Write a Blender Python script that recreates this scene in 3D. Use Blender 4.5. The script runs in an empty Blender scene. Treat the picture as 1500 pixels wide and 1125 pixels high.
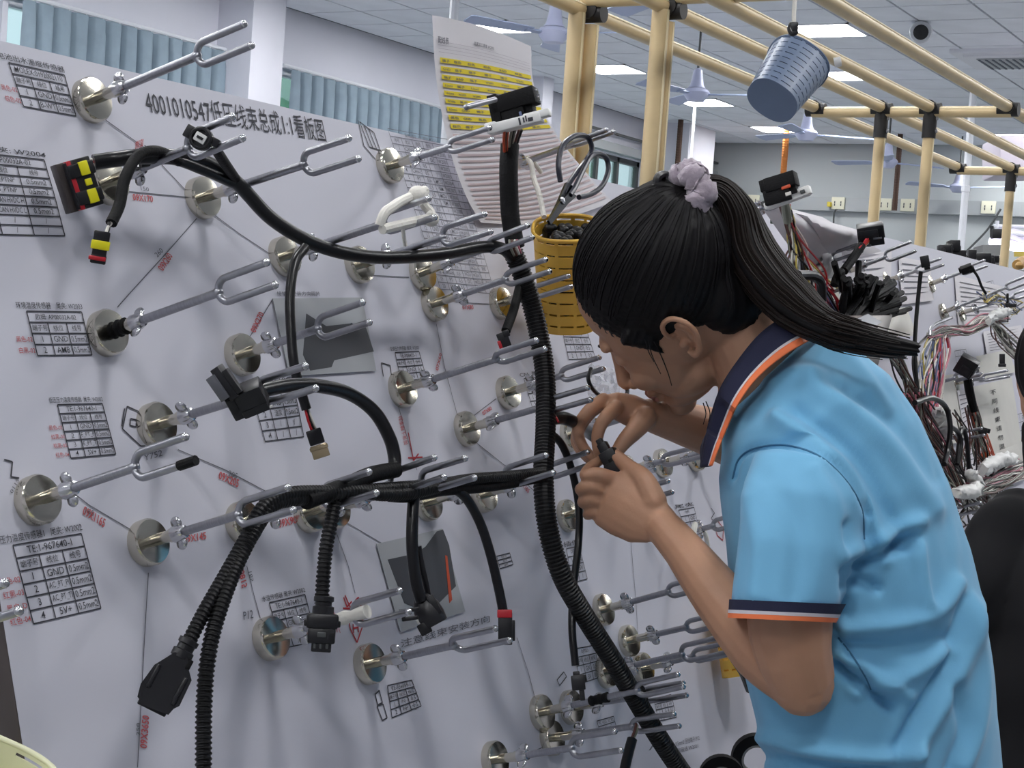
import bpy, bmesh, math, random
import numpy as np
from mathutils import Vector, Matrix
random.seed(7)
rng = np.random.default_rng(5)
scene = bpy.context.scene
col = scene.collection
# ------------------------------------------------------------------ camera, world, exposure
FPX, CX, CY = 2400.0, 750.0, 562.5            # focal length in pixels of the 1500x1125 frame
def nrm(v):
    v = np.asarray(v, float); return v / np.linalg.norm(v)
_Z = -nrm((-.07, 1, 104 / FPX)); _X = nrm((1400, -6.5, FPX)); _X = nrm(_X - _Z * (_X @ _Z)); _Y = np.cross(_Z, _X)
M = np.array([_X, _Y, _Z])                    # camera axes (right, down, forward) -> world
O = np.array([0, 0, 1.5])
cam = bpy.data.cameras.new('camera'); camo = bpy.data.objects.new('camera', cam); col.objects.link(camo)
cam.sensor_width = 36; cam.lens = FPX / 1500 * 36; cam.clip_start = .05; cam.clip_end = 200
R = np.stack([M[:, 0], -M[:, 1], -M[:, 2]], axis=1)
camo.matrix_world = Matrix([list(R[i]) + [O[i]] for i in range(3)] + [[0, 0, 0, 1]])
scene.camera = camo
w = bpy.data.worlds.new('world'); scene.world = w; w.use_nodes = True
w.node_tree.nodes['Background'].inputs[0].default_value = (.75, .85, 1, 1)
w.node_tree.nodes['Background'].inputs[1].default_value = 1.2
scene.view_settings.view_transform = 'Standard'; scene.view_settings.look = 'None'
scene.view_settings.gamma = 1; scene.view_settings.use_curve_mapping = False
scene.view_settings.exposure = 0.0
PANEL = 36.0                                   # emission of the ceiling light panels
try:
    scene.cycles.use_denoising = True
    scene.cycles.max_bounces = 6
    scene.cycles.sample_clamp_indirect = 6
except Exception: pass

# ------------------------------------------------------------------ projection helpers: pixel of the photo -> point of the place
def ray(px, py): return M @ np.array([(px - CX) / FPX, (py - CY) / FPX, 1.])
def P(px, py, Z): return O + ray(px, py) * Z
def hit(px, py, p0, n):
    d = ray(px, py); return O + d * (((np.asarray(p0) - O) @ n) / (d @ n))
TILT = math.radians(17)
BN = np.array([0, -math.cos(TILT), math.sin(TILT)])       # outward normal of the leaning board
BU = np.array([1., 0, 0]); BV = np.array([0, math.sin(TILT), math.cos(TILT)])
B0 = P(50, 735, 1.38) if False else O + ray(50, 735) * 1.38
def B(px, py, h=0.): return hit(px, py, B0 + BN * h, BN)
def buv(px, py):
    q = B(px, py) - B0; return q @ BU, q @ BV
def proj(p):
    c = M.T @ (np.asarray(p) - O); return np.array([c[0] / c[2] * FPX + CX, c[1] / c[2] * FPX + CY, c[2]])
def camv(x, y, z): return M @ np.array([x, y, z], float)    # direction given as right, down, forward

# ------------------------------------------------------------------ materials
def lin(h):
    h = h.lstrip('#'); r = []
    for i in (0, 2, 4):
        c = int(h[i:i + 2], 16) / 255; r.append(c / 12.92 if c <= .04045 else ((c + .055) / 1.055) ** 2.4)
    return (*r, 1)
MATS = {}
def mat(name, hexc, rough=.5, metal=0., var=0., vscale=30., bump=0., bscale=80., spec=.5, emit=0., alpha=1., trans=0., stretch=None, sss=0., sheen=0.):
    if name in MATS: return MATS[name]
    m = bpy.data.materials.new(name); m.use_nodes = True; nt = m.node_tree; b = nt.nodes['Principled BSDF']
    c = lin(hexc)
    b.inputs['Base Color'].default_value = c; b.inputs['Roughness'].default_value = rough
    b.inputs['Metallic'].default_value = metal; b.inputs['Specular IOR Level'].default_value = spec
    if emit: b.inputs['Emission Color'].default_value = c; b.inputs['Emission Strength'].default_value = emit
    if alpha < 1: b.inputs['Alpha'].default_value = alpha
    if trans: b.inputs['Transmission Weight'].default_value = trans; b.inputs['IOR'].default_value = 1.3
    if sss: b.inputs['Subsurface Weight'].default_value = sss; b.inputs['Subsurface Radius'].default_value = (.012, .005, .003); b.inputs['Subsurface Scale'].default_value = 1
    if sheen: b.inputs['Sheen Weight'].default_value = sheen
    if var or bump:
        tc = nt.nodes.new('ShaderNodeTexCoord'); src = tc.outputs['Object']
        if stretch:
            mp = nt.nodes.new('ShaderNodeMapping'); mp.inputs['Scale'].default_value = stretch
            nt.links.new(src, mp.inputs[0]); src = mp.outputs[0]
        if var:
            n = nt.nodes.new('ShaderNodeTexNoise'); n.inputs['Scale'].default_value = vscale; n.inputs['Detail'].default_value = 4
            nt.links.new(src, n.inputs['Vector'])
            r = nt.nodes.new('ShaderNodeValToRGB')
            lo = tuple(x * (1 - var) for x in c[:3]) + (1,); hi = tuple(min(1, x * (1 + var)) for x in c[:3]) + (1,)
            r.color_ramp.elements[0].position = .3; r.color_ramp.elements[1].position = .7
            r.color_ramp.elements[0].color = lo; r.color_ramp.elements[1].color = hi
            nt.links.new(n.outputs['Fac'], r.inputs[0]); nt.links.new(r.outputs[0], b.inputs['Base Color'])
        if bump:
            n2 = nt.nodes.new('ShaderNodeTexNoise'); n2.inputs['Scale'].default_value = bscale; n2.inputs['Detail'].default_value = 3
            nt.links.new(src, n2.inputs['Vector'])
            bp = nt.nodes.new('ShaderNodeBump'); bp.inputs['Strength'].default_value = bump; bp.inputs['Distance'].default_value = .002
            nt.links.new(n2.outputs['Fac'], bp.inputs['Height']); nt.links.new(bp.outputs[0], b.inputs['Normal'])
    MATS[name] = m
    return m

# ------------------------------------------------------------------ mesh builder
class MB:
    def __init__(s): s.v = []; s.f = []; s.mi = []; s.cur = 0
    def add(s, V, Fs):
        o = len(s.v); s.v.extend([tuple(map(float, p)) for p in V])
        for f in Fs: s.f.append(tuple(i + o for i in f)); s.mi.append(s.cur)
        return s
    def slot(s, i): s.cur = i; return s
    def box(s, c, ax, half, bevel=0.):
        """bevelled box: centre, three axes (rows), half sizes"""
        c = np.asarray(c, float); ax = [np.asarray(a, float) for a in ax]; hx, hy, hz = half
        if not bevel:
            V = [c + ax[0] * x * hx + ax[1] * y * hy + ax[2] * z * hz for z in (-1, 1) for y in (-1, 1) for x in (-1, 1)]
            Fs = [(0, 2, 3, 1), (4, 5, 7, 6), (0, 1, 5, 4), (2, 6, 7, 3), (0, 4, 6, 2), (1, 3, 7, 5)]
            if np.dot(np.cross(ax[0], ax[1]), ax[2]) < 0: Fs = [f[::-1] for f in Fs]
            return s.add(V, Fs)
        b = min(bevel, hx, hy, hz)
        bm = bmesh.new(); bmesh.ops.create_cube(bm, size=2)
        for v in bm.verts: v.co = Vector((v.co.x * hx, v.co.y * hy, v.co.z * hz))
        bmesh.ops.bevel(bm, geom=bm.edges[:], offset=b * .98, segments=2, profile=.5, affect='EDGES')
        bm.verts.index_update()
        V = [c + ax[0] * v.co.x + ax[1] * v.co.y + ax[2] * v.co.z for v in bm.verts]
        Fs = [tuple(v.index for v in f.verts) for f in bm.faces]
        if np.dot(np.cross(ax[0], ax[1]), ax[2]) < 0: Fs = [f[::-1] for f in Fs]
        bm.free(); return s.add(V, Fs)
    def tube(s, pts, r, n=10, cap=True, sub=0, rings=None, flat=1.0):
        """round tube along points; r number or list; rings=(pitch, depth) makes it corrugated"""
        pts = np.array(pts, float)
        if sub: pts, tt = spline(pts, sub)
        else: tt = np.linspace(0, 1, len(pts))
        rr = np.interp(tt, np.linspace(0, 1, len(r)), r) if hasattr(r, '__len__') else np.full(len(pts), float(r))
        if rings:
            seg = np.linalg.norm(np.diff(pts, axis=0), axis=1); L = np.concatenate([[0], np.cumsum(seg)])
            m = int(L[-1] / rings[0]) * 4 + 1; q = np.linspace(0, L[-1], m)
            rr = np.interp(q, L, rr); pts = np.stack([np.interp(q, L, pts[:, k]) for k in range(3)], 1)
            k = np.arange(m) % 4; rr = rr - np.where(k < 2, 0, rings[1])
        T = np.gradient(pts, axis=0); T /= np.maximum(np.linalg.norm(T, axis=1), 1e-9)[:, None]
        a = np.array([0, 0, 1.]) if abs(T[0][2]) < .9 else np.array([1., 0, 0])
        u = nrm(a - T[0] * (a @ T[0])); V = []
        ang = np.linspace(0, 2 * math.pi, n, endpoint=False)
        for i in range(len(pts)):
            u = nrm(u - T[i] * (u @ T[i])); w_ = np.cross(T[i], u)
            for t in ang: V.append(pts[i] + (u * math.cos(t) + w_ * math.sin(t) * flat) * rr[i])
        Fs = []
        for i in range(len(pts) - 1):
            for j in range(n):
                k = (j + 1) % n; Fs.append((i * n + j, i * n + k, (i + 1) * n + k, (i + 1) * n + j))
        if cap:
            Fs.append(tuple(range(n))[::-1]); Fs.append(tuple((len(pts) - 1) * n + j for j in range(n)))
        return s.add(V, Fs)
    def lathe(s, c, axis, prof, n=24, x=None):
        """profile of (radius, height) turned about axis through c"""
        c = np.asarray(c, float); axis = nrm(axis)
        a = np.array([0, 0, 1.]) if abs(axis[2]) < .9 else np.array([1., 0, 0])
        u = nrm(a - axis * (a @ axis)); w_ = np.cross(axis, u); V = []; Fs = []
        for r, h in prof:
            for j in range(n):
                t = 2 * math.pi * j / n; V.append(c + axis * h + (u * math.cos(t) + w_ * math.sin(t)) * max(r, 1e-5))
        for i in range(len(prof) - 1):
            for j in range(n):
                k = (j + 1) % n; Fs.append((i * n + j, i * n + k, (i + 1) * n + k, (i + 1) * n + j))
        return s.add(V, Fs)
    def ell(s, c, ax, rad, nu=16, nv=10):
        c = np.asarray(c, float); V = []; Fs = []
        for i in range(nv + 1):
            th = math.pi * i / nv
            for j in range(nu):
                ph = 2 * math.pi * j / nu
                V.append(c + np.asarray(ax[0]) * rad[0] * math.sin(th) * math.cos(ph) + np.asarray(ax[1]) * rad[1] * math.sin(th) * math.sin(ph) + np.asarray(ax[2]) * rad[2] * math.cos(th))
        for i in range(nv):
            for j in range(nu):
                k = (j + 1) % nu; Fs.append((i * nu + j, (i + 1) * nu + j, (i + 1) * nu + k, i * nu + k))
        if np.dot(np.cross(ax[0], ax[1]), ax[2]) < 0: Fs = [f[::-1] for f in Fs]
        return s.add(V, Fs)
    def grid(s, G):
        G = np.asarray(G, float); a, b = G.shape[:2]
        return s.add(G.reshape(-1, 3), [(i * b + j, i * b + j + 1, (i + 1) * b + j + 1, (i + 1) * b + j) for i in range(a - 1) for j in range(b - 1)])
    def prism(s, poly, dvec):
        """closed polygon of points pushed along dvec"""
        n = len(poly); poly = [np.asarray(p, float) for p in poly]; V = poly + [p + dvec for p in poly]
        Fs = [tuple(range(n))[::-1], tuple(range(n, 2 * n))] + [(i, (i + 1) % n, n + (i + 1) % n, n + i) for i in range(n)]
        return s.add(V, Fs)
    def ribbon(s, A, Bs):
        return s.grid(np.stack([np.asarray(A), np.asarray(Bs)], 0))
def spline(pts, sub):
    pts = np.array(pts, float); n = len(pts); q = np.vstack([2 * pts[0] - pts[1], pts, 2 * pts[-1] - pts[-2]]); out = []; tt = []
    for i in range(n - 1):
        p0, p1, p2, p3 = q[i:i + 4]
        for k in range(sub):
            t = k / sub; tt.append((i + t) / (n - 1))
            out.append(.5 * (2 * p1 + (p2 - p0) * t + (2 * p0 - 5 * p1 + 4 * p2 - p3) * t * t + (3 * p1 - p0 - 3 * p2 + p3) * t ** 3))
    out.append(pts[-1]); tt.append(1.); return np.array(out), np.array(tt)
def mesh(name, mb, mats, smooth=35):
    me = bpy.data.meshes.new(name); me.from_pydata(mb.v, [], mb.f)
    for m in (mats if isinstance(mats, (list, tuple)) else [mats]): me.materials.append(m)
    if any(mb.mi): me.polygons.foreach_set('material_index', mb.mi)
    if smooth:
        me.polygons.foreach_set('use_smooth', [True] * len(me.polygons))
        me.set_sharp_from_angle(angle=math.radians(smooth))
    me.update(); return me
def tag(o, label=None, cat=None, group=None, kind=None):
    if label: o['label'] = label
    if cat: o['category'] = cat
    if group: o['group'] = group
    if kind: o['kind'] = kind
    return o
WLOC = {}
def thing(name, label, cat, loc=(0, 0, 0), group=None, kind=None):
    o = bpy.data.objects.new(name, None); col.objects.link(o); o.location = [float(x) for x in loc]; o.empty_display_size = .05
    WLOC[o.name] = np.array(loc, float)
    return tag(o, label, cat, group, kind)
def obj(name, mb, mats, parent=None, smooth=35, label=None, cat=None, group=None, kind=None):
    """one mesh object built in world coordinates, kept in place under its parent"""
    o = bpy.data.objects.new(name, mb if isinstance(mb, bpy.types.Mesh) else mesh(name, mb, mats, smooth)); col.objects.link(o)
    if parent is not None:
        o.parent = parent
        if parent.name in WLOC: o.matrix_parent_inverse = Matrix.Translation(-Vector(WLOC[parent.name]))
    return tag(o, label, cat, group, kind)
def solid(o, t, off=0):
    m = o.modifiers.new('thickness', 'SOLIDIFY'); m.thickness = t; m.offset = off; return o
def text_geo(s, size=1.0, bold=0.):
    cu = bpy.data.curves.new('t', 'FONT'); cu.body = s; cu.size = size; cu.resolution_u = 2; cu.offset = bold
    ob = bpy.data.objects.new('t', cu); me = ob.to_mesh()
    n = len(me.vertices); V = np.zeros(n * 3); me.vertices.foreach_get('co', V); V = V.reshape(-1, 3)
    Fs = [tuple(p.vertices) for p in me.polygons]
    ob.to_mesh_clear(); bpy.data.objects.remove(ob); bpy.data.curves.remove(cu)
    return V, Fs

# ------------------------------------------------------------------ palette
m_wall = mat('white painted wall', '#e2e2ec', .8, var=.03, vscale=1.5)
m_farwall = mat('grey green far wall', '#b9bfc1', .85, var=.03, vscale=.6)
m_ceil = mat('ceiling tile', '#eef1f8', .85, var=.05, vscale=3)
m_grid = mat('ceiling grid', '#5c636f', .6)
m_floor = mat('grey epoxy floor', '#84888a', .4, var=.06, vscale=2)
m_panel = mat('light panel', '#ffffff', .5, emit=PANEL)
m_frame = mat('white metal', '#e2e4ea', .4)
m_curt = mat('blue green curtain', '#8a9ba8', .9, var=.06, vscale=9)
m_glass = mat('window glass', '#bfe8d8', .05, trans=.9, alpha=.55)
m_alu = mat('aluminium', '#9da3a6', .4, .8)
m_dark = mat('dark frame', '#4c4f50', .5)
m_pipe = mat('cream coated pipe', '#d8c196', .32, var=.05, vscale=20)
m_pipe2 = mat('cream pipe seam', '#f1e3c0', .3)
m_joint = mat('black pipe joint', '#1b1a1c', .5)
m_sheet = mat('white vinyl sheet', '#cfcfda', .55, var=.015, vscale=4)
m_edge = mat('board edge', '#c9c9cf', .6)
m_ink = mat('black ink', '#3a3a42', .7)
m_ink2 = mat('grey ink', '#63646e', .7)
m_red = mat('red ink', '#c0575a', .7)
m_redpen = mat('red pen', '#b03038', .6)
m_nickel = mat('polished nickel', '#cbc6b9', .16, 1., var=.05, vscale=60)
m_zinc = mat('zinc rod', '#a2a3a9', .30, 1., var=.10, vscale=50, bump=.1, bscale=300)
m_zinc_b = mat('bright zinc', '#c9c9cc', .18, 1.)
m_black = mat('black plastic', '#17171b', .38, var=.1, vscale=40)
m_corr = mat('black corrugated sleeve', '#0e0e10', .42, spec=.35)
m_sleeve = mat('black smooth sleeve', '#121215', .3, bump=.12, bscale=150, spec=.4)
m_tape = mat('black cloth tape', '#0c0c0e', .6, bump=.3, bscale=400, spec=.2)
m_yel = mat('yellow lock', '#e6dd1e', .4)
m_redp = mat('red plastic', '#b3202c', .4)
m_whitep = mat('white plastic', '#e6e6e4', .4)
m_orange = mat('orange wire', '#c9502c', .4)
m_wgrey = mat('grey wire', '#7a7c70', .4)
m_wbrown = mat('brown wire', '#57342c', .45)
m_wwhite = mat('white wire', '#d8d4cc', .45)
m_wpink = mat('pink wire', '#b8697a', .45)
m_wyel = mat('yellow wire', '#c9b45a', .45)
m_wblue = mat('blue grey wire', '#5d6a8e', .45)
m_wblk = mat('black wire', '#1c191b', .45)
m_cord = mat('off white cord', '#e3e0d8', .7, bump=.3, bscale=300)
m_ybask = mat('yellow basket plastic', '#e6b84c', .42, var=.04, vscale=15)
m_bbask = mat('blue grey basket plastic', '#62728c', .42, var=.05, vscale=20)
m_cbask = mat('cream basket plastic', '#e6e6c4', .45)
m_paper = mat('white paper', '#e3e0e4', .8)
m_paper2 = mat('creamy paper', '#d9d7d0', .8, var=.04, vscale=12)
m_hl = mat('yellow highlighter', '#ecd63a', .8)
m_pink = mat('faint pink print', '#d8c6c6', .8)
m_photo = mat('grey photo print', '#adb0b4', .35, var=.05, vscale=15)
m_photod = mat('dark photo print', '#4b4d52', .35)
m_lam = mat('clear laminate', '#b9bbc2', .15)
m_steel = mat('dark steel', '#5b5452', .35, .7, var=.08, vscale=4)
m_scis = mat('scissor steel', '#3b3c40', .25, 1.)
m_navyp = mat('dark navy plastic', '#171a2c', .35)
m_copper = mat('orange copper rod', '#c47a3e', .35, .6)
m_rust = mat('rusty rod', '#5a443a', .7, .3)
m_fan = mat('pale lilac enamel', '#c3c8e4', .35)
m_fanb = mat('pale blue fan blade', '#aab6d6', .4)
m_cream = mat('cream socket plate', '#e4e2cc', .5)
m_yplug = mat('yellow plug', '#d8c548', .5)
m_trunk = mat('grey trunking', '#a4a9ac', .5, .2)
m_skin = mat('skin', '#b98c70', .5, var=.05, vscale=25, bump=.06, bscale=350, sss=.08)
m_lip = mat('lip', '#a86a5c', .45)
m_hair = mat('black hair', '#0e0c0e', .5, var=.2, vscale=60, spec=.22)
m_hairb = mat('brown black hair tips', '#1e1715', .5, spec=.25)
m_scr = mat('fuzzy grey scrunchie', '#a79ba6', .95, var=.2, vscale=90, bump=.8, bscale=200, sheen=.4)
m_shirt = mat('light blue polo knit', '#71b2d8', .8, var=.02, vscale=20, bump=.08, bscale=900, sheen=.15)
m_navy = mat('navy rib knit', '#20233f', .85, bump=.15, bscale=700)
m_or = mat('neon orange trim', '#ff8450', .7)
m_wtrim = mat('white trim', '#d9d3da', .8)
m_trous = mat('dark trousers', '#20232b', .85)
m_shoe = mat('black shoe', '#18181a', .5)
m_blkshirt = mat('black shirt', '#0e0e12', .9)
m_cover = mat('pinkish white casing', '#d8cfdc', .5)
m_carton = mat('grey carton', '#7b7c7c', .8)
m_lilac = mat('lilac plastic sheet', '#b9b3cf', .4)
m_greenout = mat('green foliage outside', '#7fae8a', .9, var=.4, vscale=1.2)
# ------------------------------------------------------------------ the setting
ZC, YW, XW, YR, XB = 3.9, 8.73, 19.8, -7.0, -6.0
ax3 = np.eye(3)
def sbox(name, lo, hi, m, parent=None, kind='structure', bevel=0, **k):
    lo = np.array(lo, float); hi = np.array(hi, float)
    return obj(name, MB().box((lo + hi) / 2, ax3, (hi - lo) / 2, bevel), m, parent, kind=kind if parent is None else None, **k)
sbox('floor', (XB - .2, YR - .2, -.1), (XW + .2, YW + .4, 0), m_floor)
ceiling = sbox('ceiling', (XB - .2, YR - .2, ZC + .02), (XW + .2, YW + .4, ZC + .12), m_ceil)
wall_far = sbox('wall_far', (XW, YR - .2, 0), (XW + .15, YW + .4, ZC + .02), m_farwall)
sbox('wall_right', (XB - .2, YR - .15, 0), (XW, YR, ZC + .02), m_wall)
sbox('wall_back', (XB - .15, YR, 0), (XB, YW, ZC + .02), m_wall)
# left wall: a band over the windows, one under them, piers between them
ct = hit(412, 98, (0, YW, 0), np.array([0, 1., 0]))                 # curtain rail on the wall plane
HT = float(ct[2]); HB = HT - 1.15
def wx(px, py): return float(hit(px, py, (0, YW, 0), np.array([0, 1., 0]))[0])
wl = MB()
wl.box(((XB + XW) / 2, YW + .1, (HT + ZC) / 2 + .01), ax3, ((XW - XB) / 2, .1, (ZC - HT) / 2 + .01))
wl.box(((XB + XW) / 2, YW + .1, HB / 2), ax3, ((XW - XB) / 2, .1, HB / 2))
xa0, xa1 = wx(4, 5), wx(335, 80); xb0, xb1 = wx(411, 98), wx(660, 160)
xc0, xc1 = wx(850, 222), wx(942, 262)
bays = [(xa0 - .9, xa0), (xa0 + .05, xa1), (xb0, xb1), (xb1 + .4, xc0 - .3), (xc0, xc1)]
ed = [XB] + [e for b in bays for e in b] + [XW]
for i in range(0, len(ed), 2):
    a, b = ed[i], ed[i + 1]
    if b > a: wl.box(((a + b) / 2, YW + .1, (HT + HB) / 2), ax3, ((b - a) / 2, .1, (HT - HB) / 2))
obj('wall_left', wl, m_wall, kind='structure')
for i, (a, b) in enumerate(bays):
    wnd = thing('window_%d' % (i + 1), None, None, ((a + b) / 2, YW + .1, HB), kind='structure')
    fr = MB(); zc = (HT + HB) / 2; hz = (HT - HB) / 2; hx = (b - a) / 2
    n = max(1, int(round((b - a) / .55)))
    for z in (HB + .03, HT - .03): fr.box(((a + b) / 2, YW + .1, z), ax3, (hx, .035, .03))
    for k in range(n + 1): fr.box((a + .03 + (b - a - .06) * k / n, YW + .1, zc), ax3, (.028, .035, hz))
    obj('window_frame', fr, m_dark if i == 4 else m_frame, wnd)
    for k in range(n):
        xa = a + (b - a) * k / n; xb = a + (b - a) * (k + 1) / n
        obj('pane', MB().box(((xa + xb) / 2, YW + .1, zc), ax3, ((xb - xa) / 2 - .03, .004, hz - .05)), m_glass, wnd)
# greenery outside the windows
hedge = MB()
for k in range(46):
    hedge.ell((rng.uniform(5, 20), YW + 2.4 + rng.uniform(-.2, .3), rng.uniform(.4, 3.6)), ax3, (rng.uniform(.4, .9), .3, rng.uniform(.4, .8)), 8, 5)
obj('hedge', hedge, m_greenout, label='green hedge outside behind the left wall windows', cat='hedge', kind='stuff')
# columns on the left wall
for i, (p0, p1, dep) in enumerate([((366, 100), (413, 110), .35), ((795, 140), (810, 145), .5), ((1008, 220), (1046, 225), .55)]):
    a = hit(*p0, (0, YW - dep, 0), np.array([0, 1., 0])); b = hit(*p1, (0, YW - dep, 0), np.array([0, 1., 0]))
    sbox('trim_%d' % (i + 1), (a[0], YW - dep, 0), (b[0], YW, ZC), m_wall)
# trim pipe conduits along the wall above the green windows
obj('trim_4', MB().box(((xc0 + xc1) / 2 + .8, YW - .05, HT + .06), ax3, (2.0, .05, .05)), m_trunk, kind='structure')
obj('trim_5', MB().box(((xc0 + xc1) / 2 + .8, YW - .08, HT + .22), ax3, (2.0, .02, .012)), m_dark, kind='structure')
# curtains
def curtain(x0, x1, label):
    t = thing('curtain', label, 'curtain', ((x0 + x1) / 2, YW - .06, HB), group='blue green window curtains')
    n = int((x1 - x0) / .012); xs = np.linspace(x0, x1, n); q = (xs - x0) / .165
    ph = q % 1
    dy = np.where(ph < .74, .030 * np.sin(ph / .74 * math.pi) ** .5, -.085 * np.sin((ph - .74) / .26 * math.pi)) + .006 * np.sin(q * 1.7)
    rows = [HT - .02, HT - .1, HT - .14, HT - .4, HT - .75, HB - .12]; am = [.35, .45, .8, 1, 1.05, 1.1]
    G = [[(x, YW - .10 - d * a_, z) for x, d in zip(xs + .006 * np.sin(q * 3.1 + z * 4), dy)] for z, a_ in zip(rows, am)]
    obj('drape', MB().grid(G), m_curt, t, smooth=50)
    obj('curtain_rail', MB().tube([(x0 - .1, YW - .09, HT + .0), (x1 + .1, YW - .09, HT + .0)], .016, 8), m_frame, t)
    hk = MB()
    for k in range(int((x1 - x0) / .165) + 1): hk.box((x0 + .165 * k + .1, YW - .09, HT - .02), ax3, (.006, .01, .03))
    obj('curtain_hooks', hk, m_frame, t, kind='stuff')
curtain(xa0 + .08, xa1, 'pleated blue green curtain at the far left, over the board title')
curtain(xb0 + .02, xb1 - .05, 'pleated blue green curtain between the white column and the highlighted paper')
# ceiling tiles in their grid (those nearest in view are pieces, the rest lies on the ceiling slab)
TS = .545; gx0 = 11.86 - TS / 2; gy0 = 7.3 - TS / 2
VIS = {(0, 0): 'lit ceiling panel just right of the highlighted paper', (4, 0): 'lit ceiling panel seen between the two nearest cream posts',
       (8, 0): 'lit ceiling panel under the fan right of the second cream post', (12, 0): 'lit ceiling panel farthest back, left of a fan',
       (1, -5): 'lit ceiling panel behind the top of the hanging blue basket', (5, -4): 'lit ceiling panel right of the hanging blue basket, half hidden by it',
       (13, -5): 'lit ceiling panel at the right edge above the pipe rack'}
lightcells = set(VIS)
for ry in (-9, -14, -19):
    for k in range(-7, 3):
        if ry > -19 or k * 4 + 1 > -6: lightcells.add((k * 4 + 1, ry))
for ry in (0, -5):
    for k in range(-7, 0 if ry == 0 else -1): lightcells.add((k * 4, ry))
tm = MB().box((0, 0, 0), ax3, (TS / 2 - .010, TS / 2 - .010, .008)); tme = mesh('ceiling_tile', tm, m_ceil, 0)
rest = MB(); gridm = MB(); tl = []
for ix in range(-32, 15):
    for iy in range(-25, 3):
        x, y = gx0 + TS / 2 + ix * TS, gy0 + TS / 2 + iy * TS
        if x > XW - .1 or y > YW + .1 or (ix, iy) in lightcells: continue
        p = proj((x, y, ZC)); d = M[:, 2] @ (np.array((x, y, ZC)) - O)
        vis = d > .5 and -60 < p[0] < 1560 and -60 < p[1] < 230
        tl.append((d if vis else 1e9, x, y))
tl.sort()
for k, (d, x, y) in enumerate(tl):
    if d < 1e8 and k < 295:
        o = bpy.data.objects.new('ceiling_tile', tme); col.objects.link(o); o.parent = ceiling; o.location = (x, y, ZC)
    else: rest.box((x, y, ZC), ax3, (TS / 2 - .010, TS / 2 - .010, .008))
obj('far_ceiling_tiles', rest, m_ceil, ceiling, 0, kind='stuff')
obj('ceiling_grid', MB().box(((XB + XW) / 2, (YR + YW) / 2, ZC + .012), ax3, ((XW - XB) / 2, (YW - YR) / 2, .006)), m_grid, ceiling)
# light panels
li = 0
for ix, iy in sorted(lightcells):
    x, y = gx0 + TS / 2 + ix * TS, gy0 + TS / 2 + iy * TS
    if not (XB + .5 < x < XW - .3 and YR + .3 < y < YW - .3): continue
    li += 1
    p = proj((x, y, ZC)); ahead = M[:, 2] @ (np.array((x, y, ZC)) - O) > .5
    inview = ahead and -20 < p[0] < 1520 and -20 < p[1] < 240
    lab = 'square white ceiling light panel over the work hall'
    inview = (ix, iy) in VIS; lab = VIS.get((ix, iy), lab)
    t = thing('ceiling_light', lab, 'light', (x, y, ZC), group=None if inview else 'ceiling light panels out of view')
    obj('diffuser', MB().box((x, y, ZC - .004), ax3, (.245, .245, .004)), m_panel, t)
    f_ = MB()
    for sx, sy, hx, hy in ((0, 1, .265, .010), (0, -1, .265, .010), (1, 0, .010, .265), (-1, 0, .010, .265)):
        f_.box((x + sx * .255, y + sy * .255, ZC - .006), ax3, (hx, hy, .008))
    obj('frame', f_, m_frame, t)
# ceiling vent and security camera
vx, vy, _ = hit(1485, 82, (0, 0, ZC), np.array([0, 0, 1.]))
t = thing('ceiling_cassette', 'white square air conditioning cassette in the ceiling at the right edge', 'air conditioner', (vx, vy, ZC))
obj('casing', MB().box((vx, vy, ZC - .02), ax3, (.42, .42, .022), .012).box((vx, vy, ZC - .045), ax3, (.33, .33, .012), .008), m_frame, t, 20)
obj('grille', MB().box((vx, vy, ZC - .045), ax3, (.24, .24, .022)), m_trunk, t)
sl = MB()
for k in range(9): sl.box((vx, vy - .22 + .055 * k, ZC - .069), ax3, (.23, .008, .004))
obj('louvre', sl, m_grid, t, kind='stuff')
q = hit(1350, 33, (0, 0, ZC), np.array([0, 0, 1.])); cdir = nrm(O - q + np.array([0, 0, -.2]))
t = thing('security_camera', 'small white security camera with a black lens on the ceiling', 'camera', q)
obj('mount', MB().lathe(q, (0, 0, -1), [(.0, 0), (.05, 0), (.05, .03), (.02, .04), (.02, .06), (0, .06)], 16), m_frame, t)
cc = q + np.array([0, 0, -.07])
obj('body', MB().lathe(cc - cdir * .03, cdir, [(0, 0), (.06, 0), (.085, .02), (.085, .13), (.078, .14), (.05, .138)], 20), m_frame, t)
obj('lens', MB().lathe(cc + cdir * .1, cdir, [(.056, .03), (.056, .042), (.04, .052), (0, .058)], 20), m_black, t)
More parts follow.
